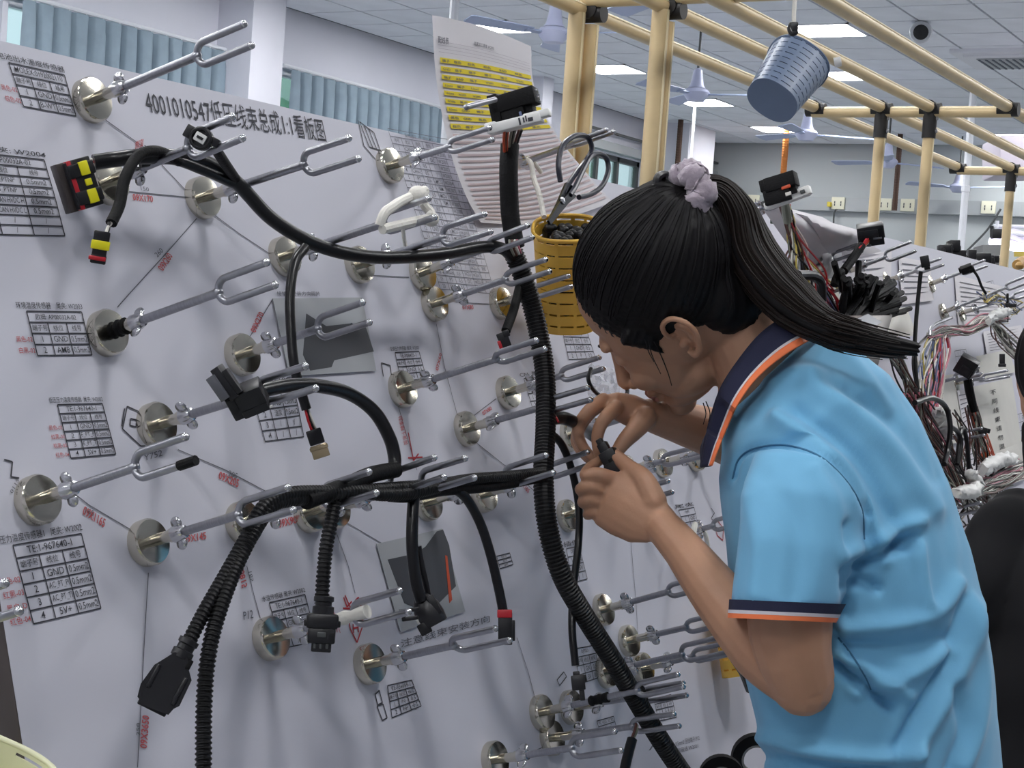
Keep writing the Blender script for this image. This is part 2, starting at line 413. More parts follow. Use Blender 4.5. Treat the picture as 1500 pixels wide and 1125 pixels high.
# fans
def fan(px, py, z, rot, label, rod=True, blade=.50, s=.64):
    c = hit(px, py, (0, 0, z), np.array([0, 0, 1.]))
    t = thing('ceiling_fan', label, 'fan', c, group='ceiling fans')
    if rod: obj('down_rod', MB().tube([c + (0, 0, .15), (c[0], c[1], ZC)], .010, 8), m_dark, t)
    obj('bell', MB().lathe(c, (0, 0, 1), [(.11 * s, .045), (.085 * s, .07), (.07 * s, .12), (.055 * s, .185), (.014, .20), (.0, .20)], 20), m_fan, t)
    obj('motor', MB().lathe(c, (0, 0, 1), [(0, -.06), (.1 * s, -.055), (.15 * s, -.015), (.165 * s, .012), (.14 * s, .035), (.1 * s, .045), (0, .047)], 24), m_fan, t)
    for k in range(3):
        a = rot + k * 2 * math.pi / 3; d = np.array([math.cos(a), math.sin(a), 0]); e = np.array([-d[1], d[0], .22]); e = nrm(e)
        up_ = np.cross(d, e)
        o_ = MB(); ctr = c + d * .12
        pts = [ctr + d * .05 - e * .04, ctr + d * .12 - e * .055, ctr + d * blade - e * .07, ctr + d * (blade + .02) - e * .04, ctr + d * (blade + .02) + e * .05, ctr + d * blade + e * .065, ctr + d * .12 + e * .05, ctr + d * .05 + e * .04]
        o_.prism(pts, up_ * .006); o_.box(c + d * .15, (d, e, up_), (.06, .02, .006))
        obj('blade', o_, m_fanb, t, 20)
def ang(dx): return math.atan2(-dx, dx)
fan(811, 50, 3.3, .55, 'ceiling fan half behind the leftmost cream post')
fan(1020, 138, 3.3, .75, 'ceiling fan directly right of the second cream post')
fan(1181, 197, 3.3, 1.1, 'ceiling fan above the grey far wall, below the hanging basket')
fan(1300, 238, 3.3, 1.35, 'ceiling fan left of the cream post of the far cross bar')
fan(1404, 275, 3.3, .2, 'ceiling fan farthest right, behind the white conduit')
fan(975, -6, 3.25, .9, 'ceiling fan at the top edge, behind the second cream post')
# white conduits and hanging threaded rods
def stick(name, label, cat, p, Z, r, m, zlo=0., zhi=ZC):
    """vertical pole through the pixel p at depth Z, from zlo to zhi"""
    q = P(*p, Z); t = MB().tube([(q[0], q[1], zlo), (q[0], q[1], zhi)], r, 10); d = np.array([0, 0, 1.])
    if cat == 'rod':
        for k in range(1, int((zhi - zlo) / .03)): t.lathe((q[0], q[1], zlo + .03 * k), d, [(r, -.012), (r * 1.08, -.006), (r * 1.08, .006), (r, .012)], 8)
    else:
        for k in range(1, 4): t.lathe((q[0], q[1], zlo + (zhi - zlo) * k / 4), d, [(r, -.03), (r * 1.2, -.025), (r * 1.2, .025), (r, .03)], 10)
    return obj(name, t, m, label=label, cat=cat)
zat = lambda px, py, Z: float(P(px, py, Z)[2])
stick('conduit_pole', 'white pole at the top, behind the highlighted paper', 'pole', (665, 20), 11.5, .034, m_frame)
stick('conduit_pole', 'thin white pole rising behind the hair scrunchie', 'pole', (1013, 220), 17.8, .015, m_frame)
stick('conduit_pole', 'white pole near the right edge, in front of the far fan', 'pole', (1415, 270), 15.0, .033, m_frame)
stick('hanging_rod', 'orange threaded rod above the black connector in white holder', 'rod', (1149, 235), 19.3, .036, m_copper, zat(1144, 300, 19.3))
stick('hanging_rod', 'rusty threaded rod hanging between the two cream cross bar posts', 'rod', (1314, 260), 19.1, .03, m_rust, zat(1309, 308, 19.1))
stick('hanging_rod', 'rusty threaded rod beside the second cream post', 'rod', (993, 235), 19.2, .032, m_rust, zat(985, 290, 19.2))
# wall trunking with socket plates on the far wall
nX = np.array([1., 0, 0])
qa = hit(1000, 287, (XW, 0, 0), nX); qb = hit(1600, 316, (XW, 0, 0), nX)
ztr = float(hit(1300, 302, (XW, 0, 0), nX)[2])
t = thing('wall_trunking', 'grey cable trunking with socket plates along the far wall', 'trunking', (XW, 4, ztr))
obj('channel', MB().box((XW - .05, (qa[1] + qb[1]) / 2, ztr), ax3, (.05, abs(qa[1] - qb[1]) / 2 + .5, .085)), m_trunk, t)
for k, px in enumerate((1108, 1232, 1300, 1333, 1451)):
    q = hit(px, 296 + (px - 1100) * .047, (XW, 0, 0), nX)
    so = obj('socket_plate', MB().box((XW - .115, q[1], ztr + .01), ax3, (.015, .085, .075), .006), m_cream, t)
    if k < 2: obj('plug', MB().box((XW - .15, q[1] + .1, ztr - .01), ax3, (.03, .025, .03), .008), m_yplug, so)
    sk = MB()
    for dy in (-.04, .04):
        for dz in (-.012, .02): sk.box((XW - .131, q[1] + dy, ztr + dz), ax3, (.003, .006, .014))
    obj('socket_holes', sk, m_dark, so)
def wire(pts, r, m, name, label, cat): return obj(name, MB().tube(pts, r, 6, sub=6), m, label=label, cat=cat)
FW = lambda px, py: hit(px, py, (XW - .1, 0, 0), nX)
wire([FW(1232, 303), FW(1222, 312), FW(1221, 345), FW(1220, 372)], .012, m_dark, 'power_cable', 'thin cable dropping from the yellow plug on the far wall', 'cable')
wire([FW(1466, 306), FW(1445, 338), FW(1412, 372), FW(1395, 392)], .013, m_dark, 'power_cable', 'dark cable slanting down from the trunking at right', 'cable')
# casing hanging at the right, sagging lilac sheet, lit tube and cartons
a = P(1455, 205, 13); 
t = obj('hanging_casing', MB().box(P(1525, 232, 13), (camv(1, 0, 0), camv(0, 1, 0), camv(0, 0, 1)), (.40, .15, .25), .02), m_cover, label='pinkish white casing hanging at the right edge below the lights', cat='duct')
t = thing('work_lamp', 'lit tube lamp with lilac reflector low at the right edge', 'lamp', P(1490, 360, 10))
obj('tube', MB().tube([P(1453, 353, 10), P(1530, 372, 10.2)], .03, 10), mat('lit tube', '#ece6ff', emit=4), t)
obj('reflector', MB().prism([P(1452, 340, 10.1), P(1470, 330, 10.6), P(1545, 352, 10.8), P(1545, 372, 10.3)], camv(0, .02, 0)), m_lilac, t)
obj('hanger', MB().tube([P(1453, 331, 10), P(1454, 350, 10)], .012, 6).box(P(1459, 343, 10), (camv(1, 0, 0), camv(0, 1, 0), camv(0, 0, 1)), (.03, .03, .03), .004), m_black, t)
obj('lamp_rail', MB().tube([P(1455, 331, 10.4), P(1560, 334, 10.4)], .012, 6), m_frame, t); obj('lamp_rail', MB().tube([P(1475, 343, 10.4), P(1560, 346, 10.4)], .012, 6), m_frame, t)
for px_ in (1460, 1550): q_ = P(px_, 335, 10.4); obj('upright', MB().tube([(q_[0], q_[1], 0), (q_[0], q_[1], q_[2] + .05)], .012, 8), m_frame, t)
cv = (camv(1, 0, 0), camv(0, 1, 0), camv(0, 0, 1))
ct_ = MB().box(P(1450, 376, 9.6), cv, (.07, .062, .1), .004)
t = obj('carton', ct_, m_carton, label='grey carton behind the far board, right of the white pole', cat='box')
obj('tape_strip', MB().box(P(1450, 376, 9.49), cv, (.071, .008, .003)), m_paper2, t)
q_ = P(1480, 388, 9.6); bt_ = float(P(1450, 376, 9.6)[2]) - .078
t = obj('storage_bench', MB().box((q_[0], q_[1], bt_ / 2), ax3, (.28, .3, bt_ / 2), .01), m_dark, label='dark bench top behind the far board at right', cat='bench')
obj('bench_label', MB().box(P(1495, 372, 8.74), cv, (.035, .014, .003)), m_wyel, t)
# ------------------------------------------------------------------ cream pipe rack overhead
HR = 2.15; YA, YB, YC, YD = 1.133, 1.346, 1.485, 1.68; X0, X1, X2, X3 = 3.055, 4.52, 6.04, 7.6; PR = .0158
rack = thing('pipe_rack', 'cream pipe rack with black joints standing behind the white boards', 'rack', (X1, YC, 0))
def pipe(a, b, name='rail', seam=(0, 0, 1), r=PR):
    a = np.array(a, float); b = np.array(b, float); mb = MB().tube([a, b], r, 16)
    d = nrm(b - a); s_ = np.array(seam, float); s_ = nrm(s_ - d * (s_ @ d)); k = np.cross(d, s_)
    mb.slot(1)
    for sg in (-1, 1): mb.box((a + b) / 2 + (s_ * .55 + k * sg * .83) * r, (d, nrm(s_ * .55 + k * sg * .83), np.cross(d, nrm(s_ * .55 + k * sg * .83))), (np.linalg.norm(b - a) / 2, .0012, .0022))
    return obj(name, mb, [m_pipe, m_pipe2], rack)
for y, xs in ((YA, (X0 - 1.2, X1 + .9)), (YB, (X0 - 1.2, X3)), (YC, (X0 - 1.2, X2)), (YD, (X0 - 1.2, X2))): pipe((xs[0], y, HR), (xs[1], y, HR))
for a, b in ((YA, YB), (YB, YC), (YC, YD)): pipe((X1, a - .01, HR - .012), (X1, b + .01, HR - .012), 'cross_bar')
pipe((X2, YC - 1.0, HR - .012), (X2, YC, HR - .012), 'cross_bar'); pipe((X2, YC, HR - .012), (X2, YD, HR - .012), 'cross_bar')
for a, b in ((YA, YC), (YC, YD)): pipe((X0 + .02, a, HR + .02), (X0 + .02, b, HR + .02), 'cross_bar')
pipe((X1, YC, 0), (X1, YC, HR - .03), 'post', (1, -1, 0)); pipe((X1, YB, 0), (X1, YB, HR - .03), 'post', (1, -1, 0)); pipe((X2, YC, 0), (X2, YC, HR - .03), 'post', (1, -1, 0))
pipe((X0, YD, 0), (X0, YD, HR - .01), 'post', (1, -1, 0), .0185); pipe((X0 + .034, YD - .018, 0), (X0 + .034, YD - .018, HR - .03), 'post', (1, -1, 0), .0165)
pipe((X0, YC, 0), (X0, YC, HR - .01), 'post', (1, -1, 0), .0185); pipe((X0 + .028, YC - .008, 0), (X0 + .028, YC - .008, HR - .03), 'post', (1, -1, 0), .011)
def joint(x, y, down=True, small=False):
    j = MB(); c = np.array([x, y, HR]); r = PR + .0035
    j.tube([c - (.022, 0, 0), c + (.022, 0, 0)], r, 16)
    j.tube([c - (0, .028, .006), c + (0, .028, -.006)], r, 16)
    if down: j.tube([c, c - (0, 0, .085)], r, 16)
    o = obj('joint', j, m_joint, rack)
    for dz in (-.03, -.065) if down else (-.0,):
        obj('bolt', MB().lathe(c + (-.004, -r, dz), (0, -1, 0), [(.006, 0), (.006, .004), (.0035, .005), (0, .005)], 10), m_zinc, o)
for x, y, d in ((X1, YC, 1), (X1, YB, 1), (X1, YA, 0), (X1, YD, 0), (X2, YC, 1), (X2, YD, 0), (X0 + .034, YD - .018, 0), (X0 + .028, YC - .01, 0)): joint(x, y, d)

# ------------------------------------------------------------------ the leaning white boards
def hb(u, v):
    return .0011 * np.sin(5.1 * u + 1.7 * v + .6) * np.sin(3.3 * v - 1.2 * u) + .0016 * np.exp(-((v - .30 + .10 * np.sin(4 * u)) / .03) ** 2) * np.sin(3 * u + .5) + .0007 * np.sin(17 * u + 9 * v) * np.sin(11 * v - 5 * u + 1) + .0042
def S(u, v, h=0.): return B0 + BU * u + BV * v + BN * (hb(u, v) + h)
BOARDS = []
def board(u0, u1, v0, v1, label):
    t = thing('harness_board', label, 'board', B0 + BU * (u0 + u1) / 2 + BV * v0 - np.array([0, 0, 0]), group=None)
    c = B0 + BU * (u0 + u1) / 2 + BV * (v0 + v1) / 2 - BN * .016
    obj('backing', MB().box(c, (BU, BV, BN), ((u1 - u0) / 2 - .003, (v1 - v0) / 2 - .003, .016), .002), m_steel, t)
    us = np.linspace(u0, u1, int((u1 - u0) / .025) + 2); vs = np.linspace(v0, v1, int((v1 - v0) / .025) + 2)
    g = obj('printed_sheet', MB().grid([[S(u, v) for u in us] for v in vs]), m_sheet, t, 60)
    lg = []
    for u in (u0 + .15, u1 - .15):
        a = B0 + BU * u + BV * (v1 - .25) - BN * .048
        b = B0 + BU * u + BV * v0 - BN * .048
        obj('leg', MB().tube([a, (b[0], b[1], 0)], .016, 10), m_steel, t)
        obj('leg', MB().tube([a, (a[0], a[1] + .35, 0)], .016, 10), m_steel, t)
    BOARDS.append(t); return t
board1 = board(-.056, 1.80, -.72, .412, 'large white printed wiring board on the left, in front of the woman')
board2 = board(1.84, 4.7, -.72, .432, 'white wiring board at right behind the woman, crowded with loose wires')
UP0, UP1 = ( -.056, 1.80)

class Ink(MB):
    def quadpx(s, a, b, wd=.0006):          # a printed line between two board points (u, v)
        a = np.array(a); b = np.array(b); d = nrm(b - a); k = np.array([-d[1], d[0]]) * wd
        n = max(1, int(np.linalg.norm(b - a) / .03))
        for i in range(n):
            p = a + (b - a) * i / n; q = a + (b - a) * (i + 1) / n
            s.add([S(*(p - k), .0009), S(*(q - k), .0009), S(*(q + k), .0009), S(*(p + k), .0009)], [(0, 1, 2, 3)])
        return s
    def text(s, t, bl, br, tl, bold=0.002):   # text stretched into the parallelogram of three (u, v) corners
        if not t.strip(): return s
        V, Fs = TXT(t, bold); w_ = V[:, 0].max() - V[:, 0].min(); x0 = V[:, 0].min()
        y0 = min(0, V[:, 1].min()); h_ = max(V[:, 1].max(), .7) - y0
        bl, br, tl = map(np.array, (bl, br, tl)); ex = (br - bl) / w_; ey = (tl - bl) / h_
        q = [bl + ex * (p[0] - x0) + ey * (p[1] - y0) for p in V]
        return s.add([S(a[0], a[1], .0011) for a in q], Fs)
_tc = {}
def TXT(t, bold):
    if (t, bold) not in _tc: _tc[(t, bold)] = text_geo(t, 1, bold)
    return _tc[(t, bold)]
def lines_px(parent, name, segs, m=None, wd=.0006):  # flat print of the sheet
    k = Ink()
    for s_ in segs:
        for a, b in zip(s_[:-1], s_[1:]): k.quadpx(buv(*a), buv(*b), wd)
    return obj(name, k, m or m_ink2, parent, 0, kind='stuff')
def text_px(parent, name, items, m=None, bold=.002):
    k = Ink()
    for t, bl, br, tl in items: k.text(t, buv(*bl), buv(*br), buv(*tl), bold)
    return obj(name, k, m or m_ink, parent, 0, kind='stuff')
def table(tl, tr, br, bl, rows, head=None, colf=(.0, .32, .66, 1.), wd=.0006, parent=None, side=None, name='printed_table', m=None):
    """rows: list of lists of cell texts (one cell spans the whole row); head: text above"""
    parent = parent or board1
    tl, tr, br, bl = [np.array(buv(*p)) for p in (tl, tr, br, bl)]
    at = lambda x, y: (tl * (1 - x) + tr * x) * (1 - y) + (bl * (1 - x) + br * x) * y
    k = Ink(); n = len(rows)
    for i in range(n + 1): k.quadpx(at(0, i / n), at(1, i / n), wd)
    k.quadpx(at(0, 0), at(0, 1), wd); k.quadpx(at(1, 0), at(1, 1), wd)
    for i, r in enumerate(rows):
        y0, y1 = i / n, (i + 1) / n
        cf = colf if len(r) == len(colf) - 1 else np.linspace(0, 1, len(r) + 1)
        for j, tx in enumerate(r):
            if j: k.quadpx(at(cf[j], y0), at(cf[j], y1), wd)
            wdt = cf[j + 1] - cf[j]
            if not tx: continue
            V_ = TXT(tx, .002)[0]; rat = (V_[:, 0].max() - V_[:, 0].min()) / (max(V_[:, 1].max(), .7) - min(0, V_[:, 1].min()))
            ch = np.linalg.norm(bl - tl) / n * .56; f_ = min(wdt * .86, rat * ch / np.linalg.norm(tr - tl)) / wdt
            xa = cf[j] + wdt * (.5 - f_ / 2); xb = cf[j] + wdt * (.5 + f_ / 2)
            k.text(tx, at(xa, y1 - .22 / n), at(xb, y1 - .22 / n), at(xa, y0 + .22 / n))
    if head:
        hh = 1 / n * .62
        k.text(head, at(-.16, -.22 / n), at(1.03, -.22 / n), at(-.16, -.22 / n - hh))
    o = obj(name, k, m or m_ink, parent, 0)
    if side:
        k = Ink()
        for i, tx in side: k.text(tx, at(-.30, (i + .8) / n), at(-.02, (i + .8) / n), at(-.30, (i + .25) / n))
        obj('printed_wire_colours', k, m_red, parent, 0)
    return o
text_px(board1, 'printed_title', [('4001010547低压线束总成1:1看板图', (211, 170), (474, 210), (203, 131))], m_ink, .0)
HDR = ['端子号', '线位', '线号']
table((5, 95), (87, 113), (104, 173), (27, 159), [['MOLEX:0192002110'], HDR, ['1', 'GND', '0.5mm2'], ['2', 'B-WT', '0.5mm2']], '电池出水温度传感器', side=[(2, '黑色-02'), (3, '棕色-02')])
table((-78, 222), (57, 237), (88, 348), (-48, 345), [['MOLEX  AP00032A-02'], HDR, ['1', 'B_PTNP', '0.5mm2'], ['2', 'B_PTNP', '0.5mm2'], ['3', 'CAN HVDC H', '0.5mm2'], ['4', 'CAN HVDC L', '0.5mm2'], ['5', '/', '/'], ['6', '/', '/']], '高压插件  尾夹: W2004')
table((32, 458), (113, 459), (128, 522), (48, 523), [['欧姆: AP00032A-02'], HDR, ['1', 'GND', '0.5mm2'], ['2', 'AMB', '0.5mm2']], '环境温度传感器    尾夹: W2003', side=[(2, '黑色-02'), (3, '白黑-02')])
table((77, 595), (143, 593), (163, 667), (97, 673), [['TE:1-967640-1'], HDR, ['1', 'GND', '0.5mm2'], ['2', 'E_PT_P', '0.5mm2'], ['3', 'E_PT_T', '0.5mm2'], ['4', '5V+', '0.5mm2']], '低压压力温度传感器  尾夹: W2002', side=[(2, '黑色-02'), (3, '红黑-02'), (4, '棕黑-02'), (5, '红色-04')])
table((13, 800), (113, 783), (142, 892), (43, 915), [['TE:1-967640-1'], HDR, ['1', 'GND', '0.5mm2'], ['2', 'AC_PT_PI', '0.5mm2'], ['3', 'AC_PT_TI', '0.5mm2'], ['4', '5V+', '0.5mm2']], '压力温度传感器1   尾夹: W2002', side=[(2, '棕色-02'), (3, '红黑-03'), (4, '黑白-D'), (5, '红色-04')])
table((362, 572), (424, 564), (440, 641), (383, 648), [HDR, ['1', 'GND', '0.5mm2'], ['2', '温度', '0.5mm2'], ['3', '/', '/'], ['4', '/', '/']], '尾夹: W2001')
table((573, 518), (608, 516), (619, 556), (582, 560), [['TE-968405-1'], HDR, ['1', 'GND', '0.5'], ['2', 'INJ', '0.5']], '空调压力传感器  尾夹: W2005')
table((818, 483), (855, 485), (868, 526), (828, 528), [['TE-968405'], HDR, ['1', 'GND', '0.5'], ['2', 'P', '0.5']], '空调压力传感器')
table((762, 556), (790, 553), (806, 596), (775, 600), [['TE-96840'], HDR, ['1', 'GND', '0.5'], ['2', 'T', '0.5']], 'CN  尾夹')
table((389, 884), (441, 872), (459, 940), (408, 951), [['TE:1-967640-1'], HDR, ['1', 'GND', '0.5mm2'], ['2', 'PT', '0.5mm2'], ['3', '/', '/']], '水温传感器 尾夹 W2002')
table((563, 1005), (598, 997), (612, 1035), (570, 1052), [['TE-936059-1'], HDR, ['1', 'INJ-', '0.5'], ['2', 'INJ+', '0.5']], None)
table((823, 805), (842, 801), (854, 849), (832, 855), [['DJ702'], ['1', 'GN'], ['2', '5V'], ['3', '/']], '插件')
table((833, 952), (865, 946), (873, 993), (845, 1002), [['DJ7021'], HDR, ['1', 'GN', '0.5'], ['2', '5V', '0.5']], None)
table((953, 1024), (978, 1018), (986, 1051), (960, 1057), [['TE-9'], HDR, ['1', 'G', '0.5'], ['2', 'V', '0.5']], None)
table((990, 748), (1013, 744), (1020, 772), (1000, 777), [['DJ70'], ['1', 'GND'], ['2', '5V']], '尾夹')
table((722, 816), (741, 811), (746, 828), (727, 834), [['尾夹: W2'], ['端子号'], ['GND']], None)
table((868, 1057), (893, 1050), (897, 1066), (873, 1074), [['W2. W2021. W2. W2'], ['P-0.5mm2']], None)
# the dense wire table
big = [['%d' % (i + 1), random.choice(['GND', 'CAN-H', 'CAN-L', '12V+', 'PT', 'INJ', '/']), '0.5', random.choice(['DC', 'MCU', 'VCU', 'TM', '/']), 'W%d' % (2000 + i), random.choice(['/', '屏蔽', '双绞'])] for i in range(20)]
table((563, 190), (655, 206), (720, 432), (640, 425), [['插件引脚定义表 28PIN MOLEX'], ['序号', '定义', '线径', '去向', '线号', '备注']] + big, None, colf=np.linspace(0, 1, 7), wd=.0004, m=m_ink2)
# wiring routes of the drawing
lines_px(board1, 'printed_routes', [[(147, 178), (210, 222), (267, 282)], [(282, 322), (166, 452)], [(182, 283), (268, 291)], [(305, 315), (345, 345), (395, 378)], [(92, 717), (125, 742), (187, 778)], [(255, 660), (325, 690), (395, 727)],
         [(212, 840), (205, 960), (195, 1125)], [(392, 440), (372, 475), (360, 495)], [(634, 476), (646, 540), (664, 610)], [(686, 612), (722, 585)], [(692, 650), (745, 692), (800, 742)], [(578, 598), (590, 640), (605, 690)],
         [(356, 830), (366, 870), (376, 906)], [(487, 780), (505, 830), (515, 870)], [(752, 935), (768, 985), (777, 1020)], [(919, 790), (926, 880), (931, 960)], [(538, 405), (593, 408)], [(662, 444), (712, 447)], [(500, 765), (560, 800)], [(745, 1115), (790, 1095)]], m_ink2, .0005)
text_px(board1, 'printed_lengths', [('130', (198, 222), (212, 230), (201, 212)), ('150', (200, 281), (212, 283), (199, 275)), ('260', (223, 380), (232, 371), (218, 374)), ('165', (118, 752), (130, 758), (120, 744)), ('205', (328, 698), (341, 703), (330, 690)), ('350', (199, 1078), (199, 1060), (193, 1078)), ('185', (363, 838), (366, 852), (358, 839)), ('P12', (352, 909), (366, 906), (351, 897))], m_ink2)
text_px(board1, 'printed_tube_codes', [('09X170', (188, 296), (218, 299), (187, 286)), ('09X260', (232, 400), (246, 378), (223, 394)), ('09X1165', (114, 755), (146, 775), (117, 742)), ('09X205', (314, 703), (343, 716), (316, 691)), ('09X3650', (209, 1098), (213, 1050), (198, 1096)), ('09X145', (264, 797), (297, 791), (263, 786)),
         ('09X90', (402, 775), (429, 768), (401, 763)), ('0815', (352, 835), (357, 860), (344, 838)), ('09X270', (368, 490), (380, 462), (360, 486)), ('09X130', (191, 222), (203, 217), (192, 210)), ('07X80', (703, 610), (716, 601), (700, 605)), ('07X90', (673, 455), (689, 455), (672, 448)), ('07X105', (754, 708), (767, 724), (757, 703)), ('07X60', (636, 545), (642, 520), (632, 543))], m_red, .02)
lines_px(board1, 'red_pen_marks', [[(592, 635), (596, 655), (600, 676)], [(592, 672), (613, 671)], [(607, 666), (600, 676)], [(500, 873), (509, 893), (516, 880), (520, 876), (524, 890), (527, 915), (518, 942), (508, 922), (505, 905)], [(498, 876), (503, 890), (510, 882)], [(497, 892), (515, 893)], [(512, 915), (513, 928)], [(519, 913), (520, 927)], [(512, 921), (520, 920)],
         [(840, 455), (848, 470)], [(1043, 765), (1047, 785), (1055, 792), (1056, 775), (1048, 764)]], m_redpen, .0009)
text_px(board1, 'handwritten_notes', [('线束朝上安装', (583, 610), (592, 652), (577, 612)), ('朝下', (470, 880), (486, 930), (478, 878))], m_red)
lines_px(board1, 'printed_connector_drawings', [[(180, 597), (173, 630), (200, 655), (207, 655)], [(180, 597), (198, 605)], [(176, 600), (172, 626)], [(185, 615), (195, 617), (193, 627), (184, 625), (185, 615)], [(0, 675), (12, 678), (10, 700), (22, 702)], [(545, 1018), (551, 1012), (556, 1030), (549, 1033), (545, 1018)], [(548, 1035), (557, 1032), (563, 1052), (556, 1056), (548, 1035)],
         [(520, 178), (528, 215), (545, 235)], [(522, 180), (543, 196), (552, 222), (536, 217), (522, 180)], [(528, 184), (541, 218)], [(535, 190), (547, 221)], [(810, 997), (820, 985), (824, 992), (814, 1005), (810, 997)], [(553, 533), (566, 537), (568, 555)], [(553, 533), (556, 553)], [(970, 745), (975, 742), (980, 760)], [(1038, 745), (1043, 752), (1038, 760), (1042, 764)]], m_ink, .0007)
text_px(board1, 'printed_small_notes', [('GX-16', (196, 612), (200, 614), (195, 606)), ('Y752', (205, 677), (232, 669), (204, 668)), ('0115', (12, 725), (22, 705), (8, 722)), ('注意线束安装方向', (582, 950), (712, 912), (581, 938)), ('接插件安装方向照片', (398, 436), (462, 436), (397, 429)), ('0.5mm2 压线端子 P12', (985, 1094), (1020, 1085), (984, 1086)), ('屏蔽线 W2021', (988, 1104), (1018, 1096), (987, 1097)), ('/', (945, 1100), (955, 1098), (944, 1092))], m_ink2)
# taped photographs on the board: clear pouch, grey print, dark shape
def pouch(tl, tr, br, bl, shapes, label, red=None):
    c = B(*[(tl[k] + br[k]) / 2 for k in (0, 1)])
    t = thing('laminated_photo', label, 'photo', c)
    def sheetpx(pts, h): return [S(*buv(*p), h) for p in pts]
    obj('pouch', MB().prism(sheetpx([bl, br, tr, tl], .002), BN * .0006), m_photo, t, 20)
    for s_ in shapes: obj('dark_print', MB().prism(sheetpx(s_, .0027), BN * .0003), m_photod, t, 20)
    if red: obj('red_line', MB().prism(sheetpx(red, .0031), BN * .0003), m_orange, t, 20)
pouch((390, 440), (523, 438), (544, 545), (417, 553), [[(436, 522), (447, 545), (478, 540), (482, 530), (540, 517), (524, 468), (505, 476), (470, 480), (440, 462)]], 'grey laminated photo taped to the board near its upper middle')
pouch((545, 798), (640, 776), (674, 897), (580, 927), [[(561, 821), (602, 812), (616, 802), (632, 780), (641, 777), (650, 800), (660, 860), (620, 900), (585, 885)]], 'grey laminated photo with a red line, taped to the lower board', [(644, 815), (647, 816), (654, 880), (650, 885)])

# ------------------------------------------------------------------ fork hooks
DISC = mesh('base_disc', MB().lathe((0, 0, .0), (0, 0, 1), [(0, 0), (.0205, 0), (.0215, .001), (.0215, .0105), (.0200, .0130), (.006, .0145), (.0045, .0145)], 36), m_nickel, 40)
STEM = mesh('stem', MB().lathe((0, 0, .0), (0, 0, 1), [(.0054, .010), (.0054, .034), (.0064, .0345), (.0064, .040), (.003, .040)], 16), m_nickel, 40)
_n = MB().lathe((0, 0, .0), (0, 0, 1), [(.004, .0385), (.0078, .0390), (.0074, .046), (.0058, .051), (.004, .0515)], 16)
for sg in (-1, 1):
    _n.ell((sg * .0095, 0, .044), (nrm((1, 0, .35 * sg)), (0, 1, 0), nrm((-.35 * sg, 0, 1))), (.0058, .0022, .0062), 12, 8)
NUT = mesh('wing_nut', _n, m_zinc_b, 40)
ROD = mesh('rod', MB().tube([(0, 0, 0), (0, 0, 1)], .0041, 12), m_zinc, 40)
def _fork(sp, ln, off):
    a = [(0, 0, -.002), (0, 0, .001)]
    u = MB()
    arc = [(sp * math.cos(t), 0, .010 - .009 * math.sin(t)) for t in np.linspace(math.pi, 0, 13)[::1]]
    arc = [(sp * math.sin(t), 0, .011 - .010 * math.cos(t)) for t in np.linspace(-math.pi / 2, math.pi / 2, 13)]
    pts = [(-sp, 0, ln + off)] + arc + [(sp, 0, ln)]
    u.tube(pts, .0034, 12)
    u.ell((0, 0, .0), ax3, (.0050, .0046, .0055), 10, 8)
    return u
FORK = [mesh('fork', _fork(.0105, .058, .004), m_zinc, 40), mesh('fork', _fork(.0075, .058, .002), m_zinc, 40)]
TIPS = []
for sp, off in ((.0105, .004), (.0075, .002)):
    k = MB()
    for sg, o_ in ((-1, off), (1, 0)): k.ell((sg * sp, 0, .058 + o_), ax3, (.0037, .0037, .0037), 10, 6)
    TIPS.append(mesh('prong_tips', k, m_zinc_b, 60))
HOOKS = []
def hook(base, tip, label, roll=0., sp=0, fork=True, group='fork hooks on the left white board', bd=0., L=None, nut=0., extra_disc=None):
    b = B(*base, .003 + bd) if bd == 0 else S(*buv(*base), bd)
    d = ray(*tip)
    if L is None:
        A = np.array([[1, -BN @ d], [BN @ d, -d @ d]]); s_, t_ = np.linalg.solve(A, [(O - b) @ BN, (O - b) @ d]); T = O + d * t_
    else: T = O + d * L
    L_ = np.linalg.norm(T - b); z = (T - b) / L_
    x = nrm(BV - z * (BV @ z)); y = np.cross(z, x); c, s_ = math.cos(roll), math.sin(roll); x, y = x * c + y * s_, y * c - x * s_
    o = bpy.data.objects.new('fork_hook', None); col.objects.link(o); o.empty_display_size = .02
    o.matrix_world = Matrix([[x[i], y[i], z[i], b[i]] for i in range(3)] + [[0, 0, 0, 1]])
    tag(o, label, 'hook', group)
    def ch(me, zz=0., sz=1., rz=0.):
        c_ = bpy.data.objects.new(me.name.split('.')[0], me); col.objects.link(c_); c_.parent = o; c_.location = (0, 0, zz); c_.scale = (1, 1, sz); c_.rotation_euler = (0, 0, rz); return c_
    ch(DISC); ch(STEM); ch(NUT, nut, 1, random.uniform(-.7, .7))
    fl = .062 if fork else 0
    ch(ROD, .038, max(.02, L_ - fl - .038))
    if fork:
        f_ = ch(FORK[sp], L_ - fl); tp = ch(TIPS[sp], 0); tp.parent = f_
    if extra_disc:
        dd = ch(DISC, extra_disc); dd.rotation_euler = (math.pi, 0, 0)
    HOOKS.append((o, b, z, L_, x)); return o
